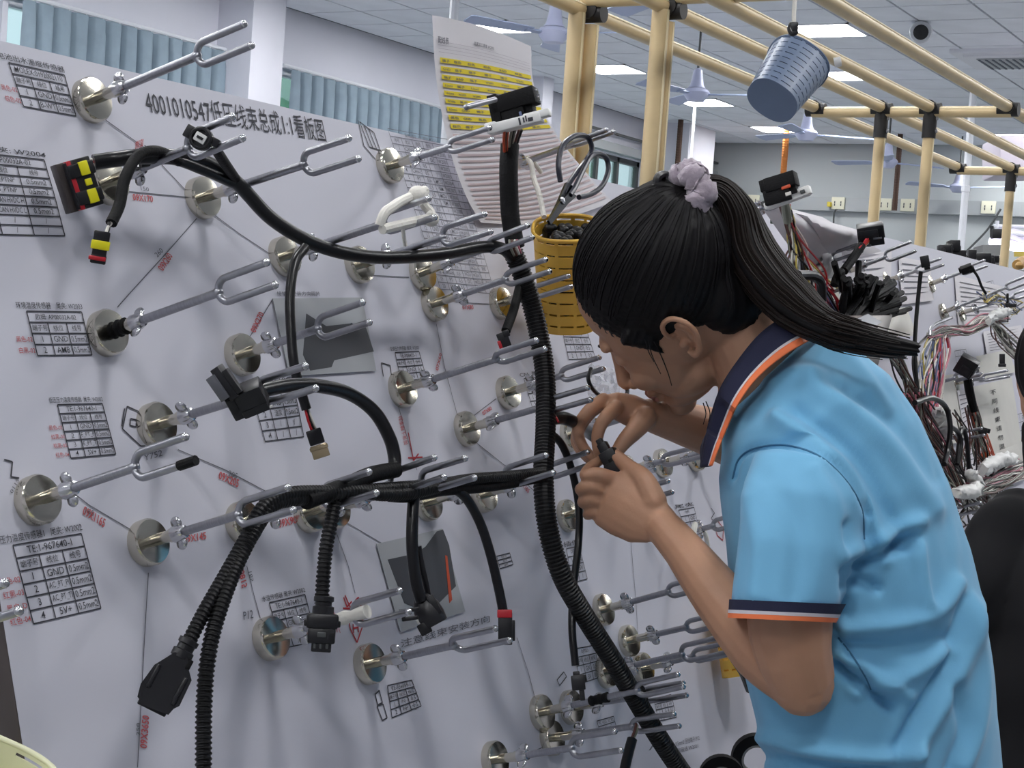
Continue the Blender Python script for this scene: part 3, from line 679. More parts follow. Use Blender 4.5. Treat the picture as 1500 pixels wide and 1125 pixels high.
HL = [
 ((127, 150), (365, 50), 'fork hook above the title at top left, its prongs over the blue curtain', 0),
 ((152, 270), (350, 186), 'fork hook holding the small black connector with the white face', 0),
 ((290, 292), (520, 217), 'fork hook with the black cable passing under its wing nut, below the title', 0),
 ((565, 245), (722, 195), 'fork hook carrying the big black connector in the white holder', 1),
 ((728, 252), (896, 191), 'fork hook from which the scissors hang', 1),
 ((410, 378), (634, 304), 'fork hook with a white cord wound round its prongs', 0),
 ((520, 390), (716, 326), 'fork hook left of the black vertical sleeve, beside the white cord fork', 0),
 ((612, 402), (779, 338), 'fork hook directly under the black cable, left of the sleeve junction', 1),
 ((150, 490), (399, 400), 'long fork hook right of the ambient temperature sensor table', 0),
 ((348, 522), (538, 457), 'fork hook reaching over the grey photo in the upper middle', 0),
 ((630, 447), (805, 388), 'fork hook under the dense wire table, its prong crossing the trunk cable', 1),
 ((728, 446), (837, 411), 'short fork hook whose prong reaches the yellow basket', 1),
 ((222, 625), (457, 552), 'fork hook with the black box connector on its prongs', 0),
 ((583, 572), (795, 504), 'fork hook in the middle, ending at the corrugated trunk cable', 1),
 ((738, 577), (884, 531), 'fork hook behind the trunk cable, pointing at the nose of the woman', 1),
 ((677, 630), (866, 576), 'fork hook behind the trunk, its prongs just above the raised hand', 1),
 ((48, 735), (279, 657), 'fork hook nearest the left edge, one prong tipped with black tape', 0),
 ((210, 797), (428, 730), 'fork hook right of the lower left table, under two corrugated branches', 0),
 ((350, 768), (548, 706), 'fork hook half hidden by the fork of two corrugated branches', 0),
 ((447, 752), (645, 684), 'left one of two hooks whose discs touch, below the short corrugated branch', 0),
 ((482, 747), (690, 685), 'right one of two hooks whose discs touch, beside the short corrugated branch', 0),
 ((620, 738), (807, 679), 'fork hook above the laminated photo with the red line', 0),
 ((702, 727), (867, 670), 'fork hook ending just left of the lower hand', 1),
 ((830, 640), (985, 590), 'fork hook behind the raised hand, right of the trunk cable', 1),
 ((825, 757), (984, 712), 'fork hook whose prongs show between lower forearm and collar', 1),
 ((912, 690), (1028, 661), 'fork hook seen between the two forearms, ending at the collar', 1),
 ((965, 680), (1080, 648), 'fork hook with its disc between the two forearms, running behind the collar', 1),
 ((1014, 672), (1120, 640), 'fork hook right of the others between the forearms, nearly behind the collar', 1),
 ((985, 786), (1100, 756), 'fork hook carrying a white cord beside the lower forearm', 1),
 ((877, 895), (1040, 850), 'fork hook alone right of the curved trunk, pointing at the elbow', 1),
 ((882, 985), (1062, 944), 'fork hook behind the lower trunk, its prongs in front of the lower yellow basket', 0),
 ((936, 980), (1075, 948), 'fork hook just right of the lower trunk, beside another hook', 1),
 ((830, 1037), (1006, 1009), 'fork hook with two discs on one rod, left of the lower trunk', 1),
 ((787, 1045), (1000, 996), 'fork hook leftmost of the pair with black tape near the lower trunk', 1),
 ((802, 1082), (994, 1054), 'fork hook directly under the pair of touching discs at bottom', 1),
 ((718, 1114), (907, 1085), 'lowest fork hook at the bottom edge', 0),
 ((390, 937), (594, 880), 'fork hook behind the black plug with a flange, wrapped in white tape', 0),
 ((535, 974), (738, 929), 'fork hook under the connector with a red cap', 0),
 ((-215, 950), (20, 874), 'fork hook entering from the left edge over the lower left table', 0),
 ((915, 940), (1066, 905), 'fork hook mostly hidden by the forearm, above the lower yellow basket', 1),
]
for i, (b_, t_, lb, sp) in enumerate(HL):
    hook(b_, t_, lb, roll=random.uniform(-.25, .25) + (.9 if i in (13, 37) else 1.35 if i == 4 else 0), sp=sp)
# white tape wrapped on one rod, black tape on others, cord on the fork
def at_hook(i, d): o, b, z, L, x = HOOKS[i]; return b + z * d
def wrap(i, d0, d1, r, m, name):
    p0, p1 = at_hook(i, d0), at_hook(i, d1); d = p1 - p0; n = 9
    mb = MB().tube([p0 + d * k / n for k in range(n + 1)], [r * (1 + .12 * (k % 2) + .1 * math.sin(k * 1.7)) for k in range(n + 1)], 12)
    o = HOOKS[i][0]; ob = bpy.data.objects.new(name, mesh(name, mb, m)); col.objects.link(ob); ob.parent = o
    ob.matrix_parent_inverse = o.matrix_world.inverted(); return ob
wrap(36, .065, .125, .0058, m_cord, 'white_tape'); wrap(33, .075, .1, .0055, m_tape, 'black_tape'); wrap(8, .012, .03, .007, m_tape, 'black_tape')
o_, b_, z_, L_, x_ = HOOKS[16]
tp = MB().tube([b_ + z_ * (L_ - .012) - x_ * .0105 * -1, b_ + z_ * (L_ + .003) + x_ * .0105], .0042, 10)
tp = MB().tube([b_ + z_ * (L_ - .014) - x_ * .0105, b_ + z_ * (L_ + .004) - x_ * .0105], .0042, 10)
ob = bpy.data.objects.new('black_tape', mesh('black_tape', tp, m_tape)); col.objects.link(ob); ob.parent = o_; ob.matrix_parent_inverse = o_.matrix_world.inverted()
o_, b_, z_, L_, x_ = HOOKS[5]                      # cord round the fork prongs
y_ = np.cross(z_, x_)
cp = []
for t in np.linspace(0, 1, 15):
    cp.append(B(*[(np.interp(t, [0, .12, .3, .5, .62, .75, .9, 1], a)) for a in ([556, 562, 585, 622, 618, 636, 600, 560], [330, 312, 296, 279, 296, 318, 326, 336])], .172 + .006 * math.sin(t * 9)))
k = MB().tube(cp, .0050, 10, sub=4)
k.ell(B(612, 286, .175), ax3, (.011, .011, .010), 10, 8).ell(B(632, 321, .178), ax3, (.009, .008, .008), 10, 8).tube([B(590, 335, .17), B(592, 350, .168), B(594, 360, .165)], .002, 6)
ob = bpy.data.objects.new('white_cord', mesh('white_cord', k, m_cord)); col.objects.link(ob); ob.parent = o_; ob.matrix_parent_inverse = o_.matrix_world.inverted(); ob['label'] = 'off white cord wound round the prongs'

# ------------------------------------------------------------------ the wiring harness
har = thing('wire_harness', 'black branching wire harness hanging over the fork hooks of the left board', 'wire harness', B(752, 372, .12))
def cable(name, pts, r, m=m_corr, corr=False, sub=8, n=12, parent=har, ZZ=False):
    q = [P(*p) if ZZ else B(*p) for p in pts]
    return obj(name, MB().tube(q, r, n, sub=sub, rings=(.0042, .0012) if corr else None), m, parent, 60 if not corr else 25)
cable('trunk', [(137, 238, .04), (165, 234, .05), (215, 229, .07), (290, 234, .075), (345, 266, .072), (400, 322, .07), (470, 361, .075), (550, 377, .08), (640, 373, .09), (705, 362, .105), (735, 364, .118), (752, 378, .12)], .0072, m_sleeve)
cable('trunk', [(205, 238, .06), (250, 233, .074), (300, 250, .075), (340, 268, .073)], .0052, m_sleeve)
cable('trunk', [(747, 212, .135), (745, 250, .13), (747, 310, .122), (752, 345, .12), (755, 362, .12)], .0112, m_tape)
cable('trunk', [(752, 370, .12), (764, 400, .12), (780, 450, .12), (793, 510, .122), (799, 560, .124), (799, 630, .125), (796, 700, .125), (802, 770, .125), (822, 840, .125), (855, 900, .125), (893, 960, .125), (930, 1022, .126), (968, 1085, .127), (1012, 1150, .127)], .0122, m_corr, True)
cable('branch', [(262, 236, .075), (232, 222, .08), (203, 228, .08), (183, 262, .08), (175, 300, .08), (163, 327, .08)], .0052, m_tape)
cable('wire', [(163, 326, .08), (157, 336, .08), (155, 346, .08)], .0016, m_wwhite, parent=har); cable('wire', [(160, 326, .08), (158, 338, .08), (152, 346, .08)], .0016, m_wblk)
cable('branch', [(345, 262, .075), (330, 240, .10), (312, 212, .125)], .0050, m_tape)
for w_, mm in ((-2, m_wwhite), (1, m_redp), (4, m_wwhite)): cable('wire', [(147, 237 + w_, .046), (138, 236 + w_ * 1.4, .04), (128, 240 + w_ * 2, .036)], .0015, mm)
cable('branch', [(447, 362, .09), (432, 385, .09), (425, 430, .09), (426, 480, .09), (432, 540, .09), (449, 600, .09)], .0050, m_sleeve)
for k, mm in enumerate((m_redp, m_wblk, m_wwhite)): cable('wire', [(447 + k * 2, 599, .09), (451 + k * 3, 615, .09), (457 + k * 4, 632, .088)], .0012, mm)
cable('branch', [(577, 690, .13), (578, 670, .13), (570, 640, .13), (548, 603, .13), (512, 577, .13), (470, 566, .132), (430, 564, .134), (398, 569, .135), (378, 574, .135)], .0066, m_sleeve)
cable('branch', [(580, 688, .13), (545, 695, .13), (510, 710, .13), (480, 722, .13), (448, 734, .13)], .0082, m_tape)
cable('branch', [(795, 692, .132), (742, 698, .135), (690, 702, .135), (640, 710, .135), (590, 714, .135), (540, 718, .134), (490, 720, .132), (430, 722, .13), (398, 733, .128), (378, 752, .125), (358, 792, .12), (330, 842, .115), (296, 902, .11), (264, 966, .105)], .0064, m_corr, True)
cable('branch', [(640, 714, .138), (600, 722, .136), (560, 724, .136), (520, 720, .134), (440, 730, .128), (402, 738, .127), (380, 765, .124), (350, 820, .12), (322, 892, .118), (306, 955, .116), (299, 1030, .115), (298, 1150, .115)], .0070, m_corr, True)
cable('branch', [(800, 698, .13), (720, 712, .13), (650, 718, .13), (600, 727, .13), (570, 726, .13)], .0062, m_tape)
cable('branch', [(492, 724, .128), (486, 760, .126), (478, 800, .124), (474, 840, .122), (471, 884, .12)], .0068, m_corr, True)
cable('branch', [(606, 728, .13), (604, 765, .13), (604, 805, .128), (609, 850, .126), (617, 880, .125)], .0060, m_sleeve)
cable('branch', [(613, 800, .13), (618, 830, .128), (624, 855, .125), (627, 872, .123)], .0032, m_sleeve)
cable('branch', [(660, 712, .13), (683, 730, .13), (703, 765, .13), (718, 810, .13), (730, 860, .13), (738, 900, .13)], .0052, m_sleeve)
cable('branch', [(766, 398, .118), (760, 425, .115), (752, 455, .112), (741, 485, .11)], .0056, m_tape)
cable('branch', [(803, 615, .125), (822, 612, .13), (840, 618, .13), (858, 630, .09), (874, 642, .085)], .0080, m_sleeve)
cable('wire', [(810, 590, .125), (812, 605, .13), (818, 618, .14)], .0012, m_redp)
cable('branch', [(803, 632, .125), (822, 650, .125), (838, 690, .122), (848, 745, .12), (847, 800, .118), (840, 860, .116), (838, 920, .115), (843, 975, .115)], .0046, m_sleeve)
cable('branch', [(938, 1010, .12), (946, 1035, .11), (958, 1060, .105)], .0060, m_tape)
cable('wire', [(932, 1060, .13), (929, 1072, .13), (924, 1085, .128)], .0016, m_wbrown); cable('wire', [(934, 1062, .13), (932, 1074, .13), (926, 1085, .128)], .0014, m_wgrey)
cable('branch', [(926, 1083, .128), (920, 1105, .126), (912, 1140, .125)], .0062, m_sleeve)
# fine wires between big connector and sleeve
for dx, mm in ((-9, m_orange), (-5, m_orange), (-1, m_wgrey), (3, m_wgrey), (7, m_wbrown), (10, m_wblk), (-7, m_wbrown), (1, m_wblk)):
    cable('wire', [(751 + dx * 1.35, 190, .155), (748 + dx * 1.1, 205, .145), (746 + dx * .8, 222, .135)], .0017, mm)
for dx, mm in ((-4, m_wgrey), (0, m_wbrown), (4, m_cord), (7, m_wpink)):
    cable('wire', [(750 + dx, 352, .128), (752 + dx * 1.1, 362, .133), (757 + dx, 374, .128)], .0015, mm)
# connectors
def fr(c, angd, tz=0., spin=0.):
    """frame at c: a runs along image angle (degrees, clockwise from right), b across it, n towards the viewer"""
    t = math.radians(angd); v = nrm(O - c)
    a = camv(math.cos(t), math.sin(t), 0); a = nrm(a - v * (a @ v)); b = np.cross(v, a); n = v
    if tz: a, n = nrm(a * math.cos(tz) + n * math.sin(tz)), nrm(n * math.cos(tz) - a * math.sin(tz))
    if spin: b, n = b * math.cos(spin) + n * math.sin(spin), n * math.cos(spin) - b * math.sin(spin)
    return a, b, n
def bx(mb, c, f, pos, half, bev=.0012):
    mb.box(c + f[0] * pos[0] + f[1] * pos[1] + f[2] * pos[2], f, half, bev); return mb
def connector(c, f, boxes, label, m=m_black, parent=har, bev=.0012):
    mb = MB()
    for b_ in boxes: bx(mb, c, f, b_[:3], b_[3:6], bev)
    return obj('connector', mb, m, parent, 30, label=label)
def sub(par, name, c, f, boxes, m, bev=.0008):
    mb = MB()
    for b_ in boxes: bx(mb, c, f, b_[:3], b_[3:6], bev)
    return obj(name, mb, m, par, 30)
# 1 six pole sealed plug
c = B(124, 268, .045); f = fr(c, 72, .0, -.35)
k = connector(c, f, [(0, -.001, 0, .022, .0085, .011), (0, -.012, -.001, .021, .004, .012), (-.012, -.003, .004, .006, .012, .009), (.012, -.003, .004, .006, .012, .009)], 'black sealed plug with yellow locks and a red seal')
# b axis points to the lower-left side of the plug
sb = np.sign((f[1] @ camv(-1, 0, 0)))
sub(k, 'seal', c, f, [(0, sb * .0125, .001, .022, .0022, .0105)], m_redp)
sub(k, 'shroud', c, f, [(.0, sb * .0175, -.004, .022, .004, .008)], m_steel)
sub(k, 'lock', c, f, [(-.0125, sb * .001, .0125, .0062, .0042, .0022), (.0125, sb * .001, .0125, .0062, .0042, .0022), (0, sb * .0005, .0115, .003, .003, .0016)], m_yel)
# 2 small plug with yellow ring
c = B(147, 360, .08); f = fr(c, 99)
k = connector(c, f, [(-.008, 0, 0, .0045, .0068, .0062), (.002, 0, 0, .008, .0062, .006), (.0115, 0, 0, .004, .0066, .0062)], 'small black plug with a yellow ring and a red end')
sub(k, 'lock_ring', c, f, [(-.0005, 0, 0, .0038, .0078, .0072)], m_yel); sub(k, 'seal', c, f, [(.011, -.001, .002, .0018, .0072, .0062)], m_redp)
# 3 ring shaped connector with white face
c = B(295, 203, .135); f = fr(c, 30, .25)
mb = MB().lathe(c - f[2] * .006, f[2], [(0, 0), (.0095, 0), (.0105, .002), (.0105, .010), (.009, .012), (.0075, .012), (.0072, .009), (0, .009)], 20)
bx(mb, c, f, (-.011, 0, -.001), (.005, .006, .005)); bx(mb, c, f, (.010, .003, -.002), (.006, .004, .004))
k = obj('connector', mb, m_black, har, label='small round black connector with a white face')
mb = MB().box(c + f[2] * .0045, f, (.0055, .0042, .0015), .001); obj('insert', mb, m_whitep, k); obj('slot', MB().box(c + f[2] * .0062, f, (.003, .0012, .0006)), m_black, k)
# 4 box connector with grey hinged flap
c = B(362, 584, .135); f = fr(c, -22, .2, .5)
k = connector(c, f, [(0, 0, 0, .0165, .012, .010), (.004, -.009, .004, .012, .004, .007), (-.012, .004, .008, .004, .007, .003)], 'black box connector with a grey flap')
c2 = B(332, 560, .13); f2 = fr(c2, 55, .0, .3); sub(k, 'flap', c2, f2, [(0, 0, 0, .016, .004, .009), (.002, .006, .004, .012, .003, .004)], m_black)
sub(k, 'clear_cover', c2, f2, [(0, -.0065, .003, .012, .0045, .008)], mat('smoky plastic', '#5c5d63', .2)); sub(k, 'latch', c, f, [(.012, -.0115, .0085, .007, .001, .0012)], m_whitep, .0005)
# 5 plug with clear body
c = B(462, 640, .088); f = fr(c, 72)
k = connector(c, f, [(0, 0, 0, .0075, .0075, .007)], 'black plug ending in a clear amber body'); sub(k, 'clear_body', c, f, [(.0145, 0, 0, .0065, .0082, .0075), (.011, 0, 0, .002, .009, .008)], mat('clear amber plastic', '#a8977a', .15, .3))
# 6 big hood connector
c = B(243, 1003, .105); f = fr(c, 118)
mb = MB()
outl = [(-.026, -.006), (-.026, .006), (-.019, .010), (-.012, .0165), (.010, .0175), (.014, .0145), (.020, .013), (.022, -.008), (.018, -.0155), (.008, -.018), (-.010, -.0155), (-.019, -.010)]
mb.prism([c + f[0] * p + f[1] * q_ - f[2] * .008 for p, q_ in outl], f[2] * .016)
bx(mb, c, f, (.019, -.001, 0), (.004, .0125, .006)); bx(mb, c, f, (0, .012, .003), (.012, .002, .007)); bx(mb, c, f, (-.002, -.012, .006), (.010, .002, .004))
k = obj('connector', mb, m_black, har, 30, label='large black hood connector at the end of a corrugated branch')
obj('collar', MB().lathe(c - f[0] * .040, f[0], [(.0062, 0), (.0085, 0), (.0085, .004), (.0072, .005), (.0072, .009), (.009, .010), (.009, .016), (.006, .017)], 18), m_black, k)
sub(k, 'tie', c, f, [(-.022, .009, .007, .004, .002, .003)], m_tape)
# 7 flanged plug
c = B(472, 915, .12); f = fr(c, 94)
mb = MB().lathe(c - f[0] * .026, f[0], [(.0065, 0), (.0092, .001), (.0092, .005), (.0075, .006), (.0075, .009), (.0098, .010), (.0098, .016), (.007, .017)], 18)
bx(mb, c, f, (-.003, 0, 0), (.007, .0145, .011), .003); bx(mb, c, f, (-.001, 0, 0), (.003, .0165, .008)); bx(mb, c, f, (.010, 0, 0), (.007, .0125, .0095), .002); bx(mb, c, f, (.019, .0005, 0), (.0055, .009, .007))
k = obj('connector', mb, m_black, har, 30, label='black plug with a flange and three slots'); sub(k, 'slot', c, f, [(.0185, y, .007, .003, .0014, .0008) for y in (-.0055, 0, .0055)] + [(.009, 0, .0096, .0022, .004, .0008)], m_dark)
# 8 round boot
c = B(628, 897, .125); f = fr(c, 62)
mb = MB().lathe(c - f[0] * .018, f[0], [(0, 0), (.007, .0), (.010, .004), (.0135, .012), (.0145, .022), (.0135, .031), (.012, .032), (0, .030)], 20)
bx(mb, c, f, (.012, -.011, .004), (.006, .006, .007)); bx(mb, c, f, (-.004, .008, .006), (.01, .004, .006))
k = obj('connector', mb, m_black, har, 40, label='round black booted connector over the laminated photo'); sub(k, 'latch', c, f, [(.004, -.0135, .004, .006, .0014, .003)], m_whitep)
sub(k, 'clip', B(600, 900, .125), fr(B(600, 900, .125), -8), [(0, -.004, 0, .008, .002, .004), (0, .004, 0, .010, .002, .004), (-.006, 0, 0, .002, .006, .004)], m_black)
# 9 red capped
c = B(740, 918, .13); f = fr(c, 90)
k = connector(c, f, [(.002, 0, 0, .017, .0075, .007), (.004, .0075, 0, .011, .003, .006), (-.012, .001, 0, .006, .0055, .005)], 'black connector with a red cap'); sub(k, 'cap', c, f, [(-.0135, -.0005, .001, .0042, .0078, .0072)], m_redp)
c = B(738, 498, .11); f = fr(c, 70)
k = connector(c, f, [(0, 0, 0, .009, .0065, .0065), (-.006, .005, .002, .004, .004, .005)], 'small black connector with a dark red side'); sub(k, 'seal', c, f, [(.004, -.006, .002, .005, .002, .005)], m_redp)
c = B(847, 1000, .115); f = fr(c, 84)
connector(c, f, [(0, 0, 0, .0085, .0078, .007), (-.009, -.001, 0, .004, .004, .004), (.0135, .003, 0, .007, .003, .003), (-.004, .008, 0, .004, .002, .004)], 'small black connector tied near the lower trunk')
# 12 two block connector in a white holder on top of the sleeve
c = B(752, 155, .165); f = fr(c, -17, .25, -.25)
k = connector(c, f, [(-.006, -.014, 0, .020, .011, .012), (.004, .004, .002, .027, .010, .012), (.019, -.012, -.001, .005, .007, .009), (-.02, .000, .003, .006, .017, .011)], 'big black two block connector in a white holder', m_tape)
sub(k, 'pins', c, f, [(.0195 + .0022 * (i % 2), -.020 + i * .0032, .006 * ((i % 3) - 1), .003, .0009, .0012) for i in range(6)] + [(.031, -.003 + i * .004, .004 * ((i % 2) * 2 - 1), .002, .001, .002) for i in range(4)], m_zinc)
sub(k, 'stripe', c, f, [(.0095, -.0165, .0125, .0016, .0045, .0006)], m_wblue)
c2 = B(757, 181, .17); f2 = fr(c2, -14, .2, -.2)
sub(k, 'holder', c2, f2, [(-.002, 0, 0, .033, .0058, .010), (.026, .003, .002, .016, .0045, .007), (-.030, .003, .0, .007, .005, .008)], m_whitep, .002)
sub(k, 'holder_print', c2, f2, [(.006, -.0005, .0103, .0011, .0042, .0004), (.011, 0, .0103, .0009, .003, .0004), (.019, -.001, .0103, .003, .0022, .0004), (.014, .001, .0103, .0008, .0034, .0004)], m_ink, 0)
obj('peg', MB().tube([B(683, 157, .165), B(725, 146, .168)], .0034, 12).ell(B(683, 157, .165), ax3, (.0034,) * 3, 10, 6), m_zinc, k)
# ------------------------------------------------------------------ curled paper with highlighted lines, pinned on the board
Ls = np.array([(633, 22), (637, 95), (646, 160), (662, 230), (683, 288), (704, 326)], float)
Rs = np.array([(778, 68), (781, 120), (800, 170), (826, 212), (858, 252), (897, 296)], float)
Hs = [.055, .042, .032, .022, .014, .008]
Lf, _ = spline(Ls, 6); Rf, _ = spline(Rs, 6); Hf = np.interp(np.linspace(0, 1, len(Lf)), np.linspace(0, 1, 6), Hs)
def shp(s_, t_, off=0.):
    i = t_ * (len(Lf) - 1); a = min(int(i), len(Lf) - 2); q = i - a
    l = Lf[a] * (1 - q) + Lf[a + 1] * q; r = Rf[a] * (1 - q) + Rf[a + 1] * q; h = Hf[a] * (1 - q) + Hf[a + 1] * q
    p = l * (1 - s_) + r * s_; sag = 14 * math.sin(math.pi * s_) * t_ - 6 * math.sin(math.pi * s_) * (1 - t_)
    return B(p[0], p[1] + sag, h + .012 * math.sin(math.pi * s_) * (1.2 - t_) + .004 * math.sin(6 * s_ + 3 * t_) + .003 + off)
pp = thing('paper_sheet', 'large curled white paper with yellow highlighted lines hung on the board', 'paper', shp(.5, .9))
o = obj('page', MB().grid([[shp(s_, t_) for s_ in np.linspace(0, 1, 25)] for t_ in np.linspace(1, 0, 41)]), m_paper, pp, 60)
hl = MB(); pk = MB(); ink = MB()
def strip(mb, t0, t1, s0, s1, off):
    ss = np.linspace(s0, s1, 21)
    mb.grid([[shp(s_, t1, off) for s_ in ss], [shp(s_, t0, off) for s_ in ss]])
for k in range(9):
    t0 = .165 + k * .0365; strip(hl, t0, t0 + .0215, .06, .985, .0012); strip(ink, t0 + .0265, t0 + .0275, .08, .97, .0018)
for k in range(17):
    t0 = .50 + k * .0285; strip(pk, t0, t0 + .012, .06, .985, .0012); strip(ink, t0 + .0045, t0 + .0062, .08, .8 + .15 * (k % 3 == 0), .0018)
for k in range(4): strip(ink, .10 + k * .014, .1012 + k * .014, .05, .98, .0012)
obj('highlighted_lines', hl, m_hl, pp, 60); obj('pink_lines', pk, m_pink, pp, 60); obj('printed_lines', ink, mat('pale print', '#a59aa6', .8), pp, 60)
tx = MB()
def ptext(t, s0, s1, t0, t1):
    V, Fs = TXT(t, .01); V = V - [V[:, 0].min(), 0, 0]; w_ = V[:, 0].max()
    tx.add([shp(s0 + (s1 - s0) * p[0] / w_, t0 + (t1 - t0) * p[1], .0016) for p in V], Fs)
ptext('配线表', .05, .16, .105, .075); ptext('线束加工清单 W2001', .42, .62, .088, .07)
for k in range(9):
    t0 = .181 + k * .0365
    for j, s_ in enumerate((.08, .2, .34, .5, .66, .82)): ptext(random.choice(['W20%02d' % (k + 1), '0.5mm2', '黑色', '端子', 'GND', '350', '棕色']), s_, s_ + .075, t0, t0 - .013)
obj('printed_text', tx, m_ink2, pp, 0, kind='stuff')

# ------------------------------------------------------------------ baskets with real slots
def ring_pts(c, ax, hw, hd, n, sq=2.6):
    out = []
    for j in range(n):
        t = 2 * math.pi * j / n; cs, sn = math.cos(t), math.sin(t)
        out.append(c + ax[0] * hw * math.copysign(abs(cs) ** (2 / sq), cs) + ax[1] * hd * math.copysign(abs(sn) ** (2 / sq), sn))
    return out
def basket(name, label, c_bot, c_top, axx, wb, wt, m, nrow=8, nseg=72, holes=(.45, .3), thick=.0016, sq=2.6, rimdip=0., bars=None, loc=None):
    """shell of bands and slotted rows between an oval bottom and an oval rim; axx = (across, depth)"""
    t = thing(name, label, 'basket', loc if loc is not None else c_bot)
    lev = [0.]
    hrow = 1.0 / nrow
    for k in range(nrow): lev += [k * hrow + hrow * .62, k * hrow + hrow * .77] if k < nrow else []
    lev += [1.]; lev = sorted(set(lev)); V = []; Fs = []
    for l in lev:
        c = c_bot + (c_top - c_bot) * l; hw = wb[0] + (wt[0] - wb[0]) * l; hd = wb[1] + (wt[1] - wb[1]) * l
        V += ring_pts(c, axx, hw, hd, nseg, sq)
    if rimdip:
        up = nrm(c_top - c_bot)
        for j in range(nseg): V[-nseg + j] = V[-nseg + j] - up * rimdip * max(0, math.sin(2 * math.pi * j / nseg + math.pi / 2 * 0)) 
    for i in range(len(lev) - 1):
        slot = i % 2 == 1 and i < len(lev) - 2
        for j in range(nseg):
            if slot and j % 4 != 3: continue
            k = (j + 1) % nseg; Fs.append((i * nseg + j, i * nseg + k, (i + 1) * nseg + k, (i + 1) * nseg + j))
    mb = MB().add(V, Fs)
    if np.dot(np.cross(np.array(V[1]) - V[0], np.array(V[nseg]) - V[0]), np.array(V[0]) - c_bot) < 0: mb.f = [f_[::-1] for f_ in mb.f]
    o = obj('shell', mb, m, t, 0); solid(o, thick, -1)
    b_ = MB(); bp = ring_pts(c_bot, axx, wb[0], wb[1], nseg, sq); up = nrm(c_top - c_bot); b_.prism(bp, up * .002); obj('bottom', b_, m, t, 30)
    rp = V[-nseg:]; obj('rim', MB().tube(rp + rp[:2], thick * 1.5, 8), m, t, 60)
    return t
a_ = B(832, 474, .052); b_ = B(830, 334, .112)
bax = nrm(b_ - a_); bac = camv(1, .12, 0); bac = nrm(bac - bax * (bac @ bax))
yb = basket('wall_basket', 'yellow slotted plastic basket on the board, scissors stuck in it', a_, b_, (bac, np.cross(bax, bac)), (.038, .030), (.043, .036), m_ybask, 8, 66)
for k in range(22):  # real plugs at the rim, their tubes lengthened to darken the slots
    q = b_ + bac * rng.uniform(-.028, .030) + np.cross(bax, bac) * rng.uniform(-.020, .022) - bax * .010
    o = obj('black_plug', MB().tube([(q - b_) * .7 + a_ + bax * .03, q - bax * .012], .0072, 8).tube([q - bax * .013, q + bax * rng.uniform(-.012, .002)], .0085, 10).ell(q, ax3, (.007, .007, .006), 8, 6), m_black, label='black rubber plug inside the yellow wall basket', cat='plug', group='black plugs in the yellow basket')
obj('hanging_cord', MB().tube([B(770, 232, .05), B(778, 240, .06), B(782, 262, .062), B(790, 285, .078), B(797, 318, .092)], .0035, 8, sub=5).tube([B(772, 230, .052), B(782, 238, .058), B(792, 252, .05)], .003, 8, sub=4), m_cord, yb, label='off white cord')
# scissors hanging on the hook, points down in the basket
sc = thing('scissors', 'black handled scissors hanging over the yellow basket', 'scissors', B(822, 292, .10))
h_ = .150
lp = [(851, 198), (838, 201), (824, 214), (818, 240), (821, 266)]; lq = [(851, 199), (862, 203), (867, 218), (860, 233), (845, 252), (833, 270), (826, 283)]
obj('handle', MB().tube([B(*p, h_) for p in lp[::-1] + lq[1:]], [.0034, .0036, .0036, .0036, .0036, .0036, .0034, .0034, .0034, .0032, .0032], 10, sub=6), m_navyp, sc, label='navy black loop handle')
rp = [(848, 289), (866, 284), (882, 272), (891, 250), (888, 232), (877, 225), (866, 229), (855, 248), (842, 275), (835, 286)]
obj('handle', MB().tube([B(*p, h_ + .006) for p in rp], .0035, 10, sub=6), m_navyp, sc, label='navy black loop handle')
bl = MB().prism([B(x, y, h_) for x, y in [(827, 268), (838, 274), (833, 292), (806, 326), (800, 326), (814, 298)]], BN * .003); bl.prism([B(x, y, h_ + .004) for x, y in [(833, 282), (842, 288), (829, 300), (804, 330), (801, 324), (818, 296)]], BN * .003)
obj('blade', bl, m_scis, sc, 30); obj('pivot', MB().lathe(B(824, 294, h_ + .007), BN, [(.0048, 0), (.0046, .0015), (.003, .0024), (0, .0026)], 14), m_zinc_b, sc)
# hanging blue grey basket on a rope from the top rail
Zb = 2.9
cb = P(1131, 147, Zb); ctp = P(1185, 74, Zb) + camv(0, 0, .11)
axb = nrm(ctp - cb); acr = camv(1, .62, .0); acr = nrm(acr - axb * (acr @ axb)); dp = np.cross(axb, acr)
bb = basket('hanging_basket', 'blue grey slotted basket hanging tilted from a rope at the pipe rack', cb, ctp, (acr, dp), (.047, .036), (.058, .046), m_bbask, 9, 60, sq=2.4)
obj('clip', MB().box(P(1162, 42, Zb - .02), cv, (.008, .011, .008), .003).tube([P(1160, 34, Zb - .02), P(1156, 42, Zb - .025), P(1160, 50, Zb - .03), P(1166, 48, Zb - .03)], .004, 8, sub=4), m_black, bb)
obj('rope', MB().tube([P(1163, 42, Zb - .02), P(1163, 20, Zb - .01), P(1165, -8, Zb), P(1166, -40, Zb)], .0042, 8), m_cord, bb, label='off white rope')
obj('button', MB().lathe(P(1222, 92, Zb + .04), camv(1, -.2, -.2), [(0, .0), (.009, 0), (.009, .012), (0, .013)], 14), m_whitep, bb)
# lower yellow basket, mostly behind the elbow
a_ = B(1095, 985, .05); b_ = B(1088, 890, .055)
basket('wall_basket', 'lower yellow slotted basket half hidden behind the elbow of the woman', a_, b_, (nrm(BU), nrm(BN)), (.044, .034), (.05, .04), m_ybask, 6, 60)
obj('loose_tube', MB().tube([B(1062, 938, .16), B(1072, 960, .12), B(1088, 985, .11), B(1098, 1010, .10)], .006, 10, sub=5), m_sleeve, label='short black tube across the lower yellow basket', cat='tube')
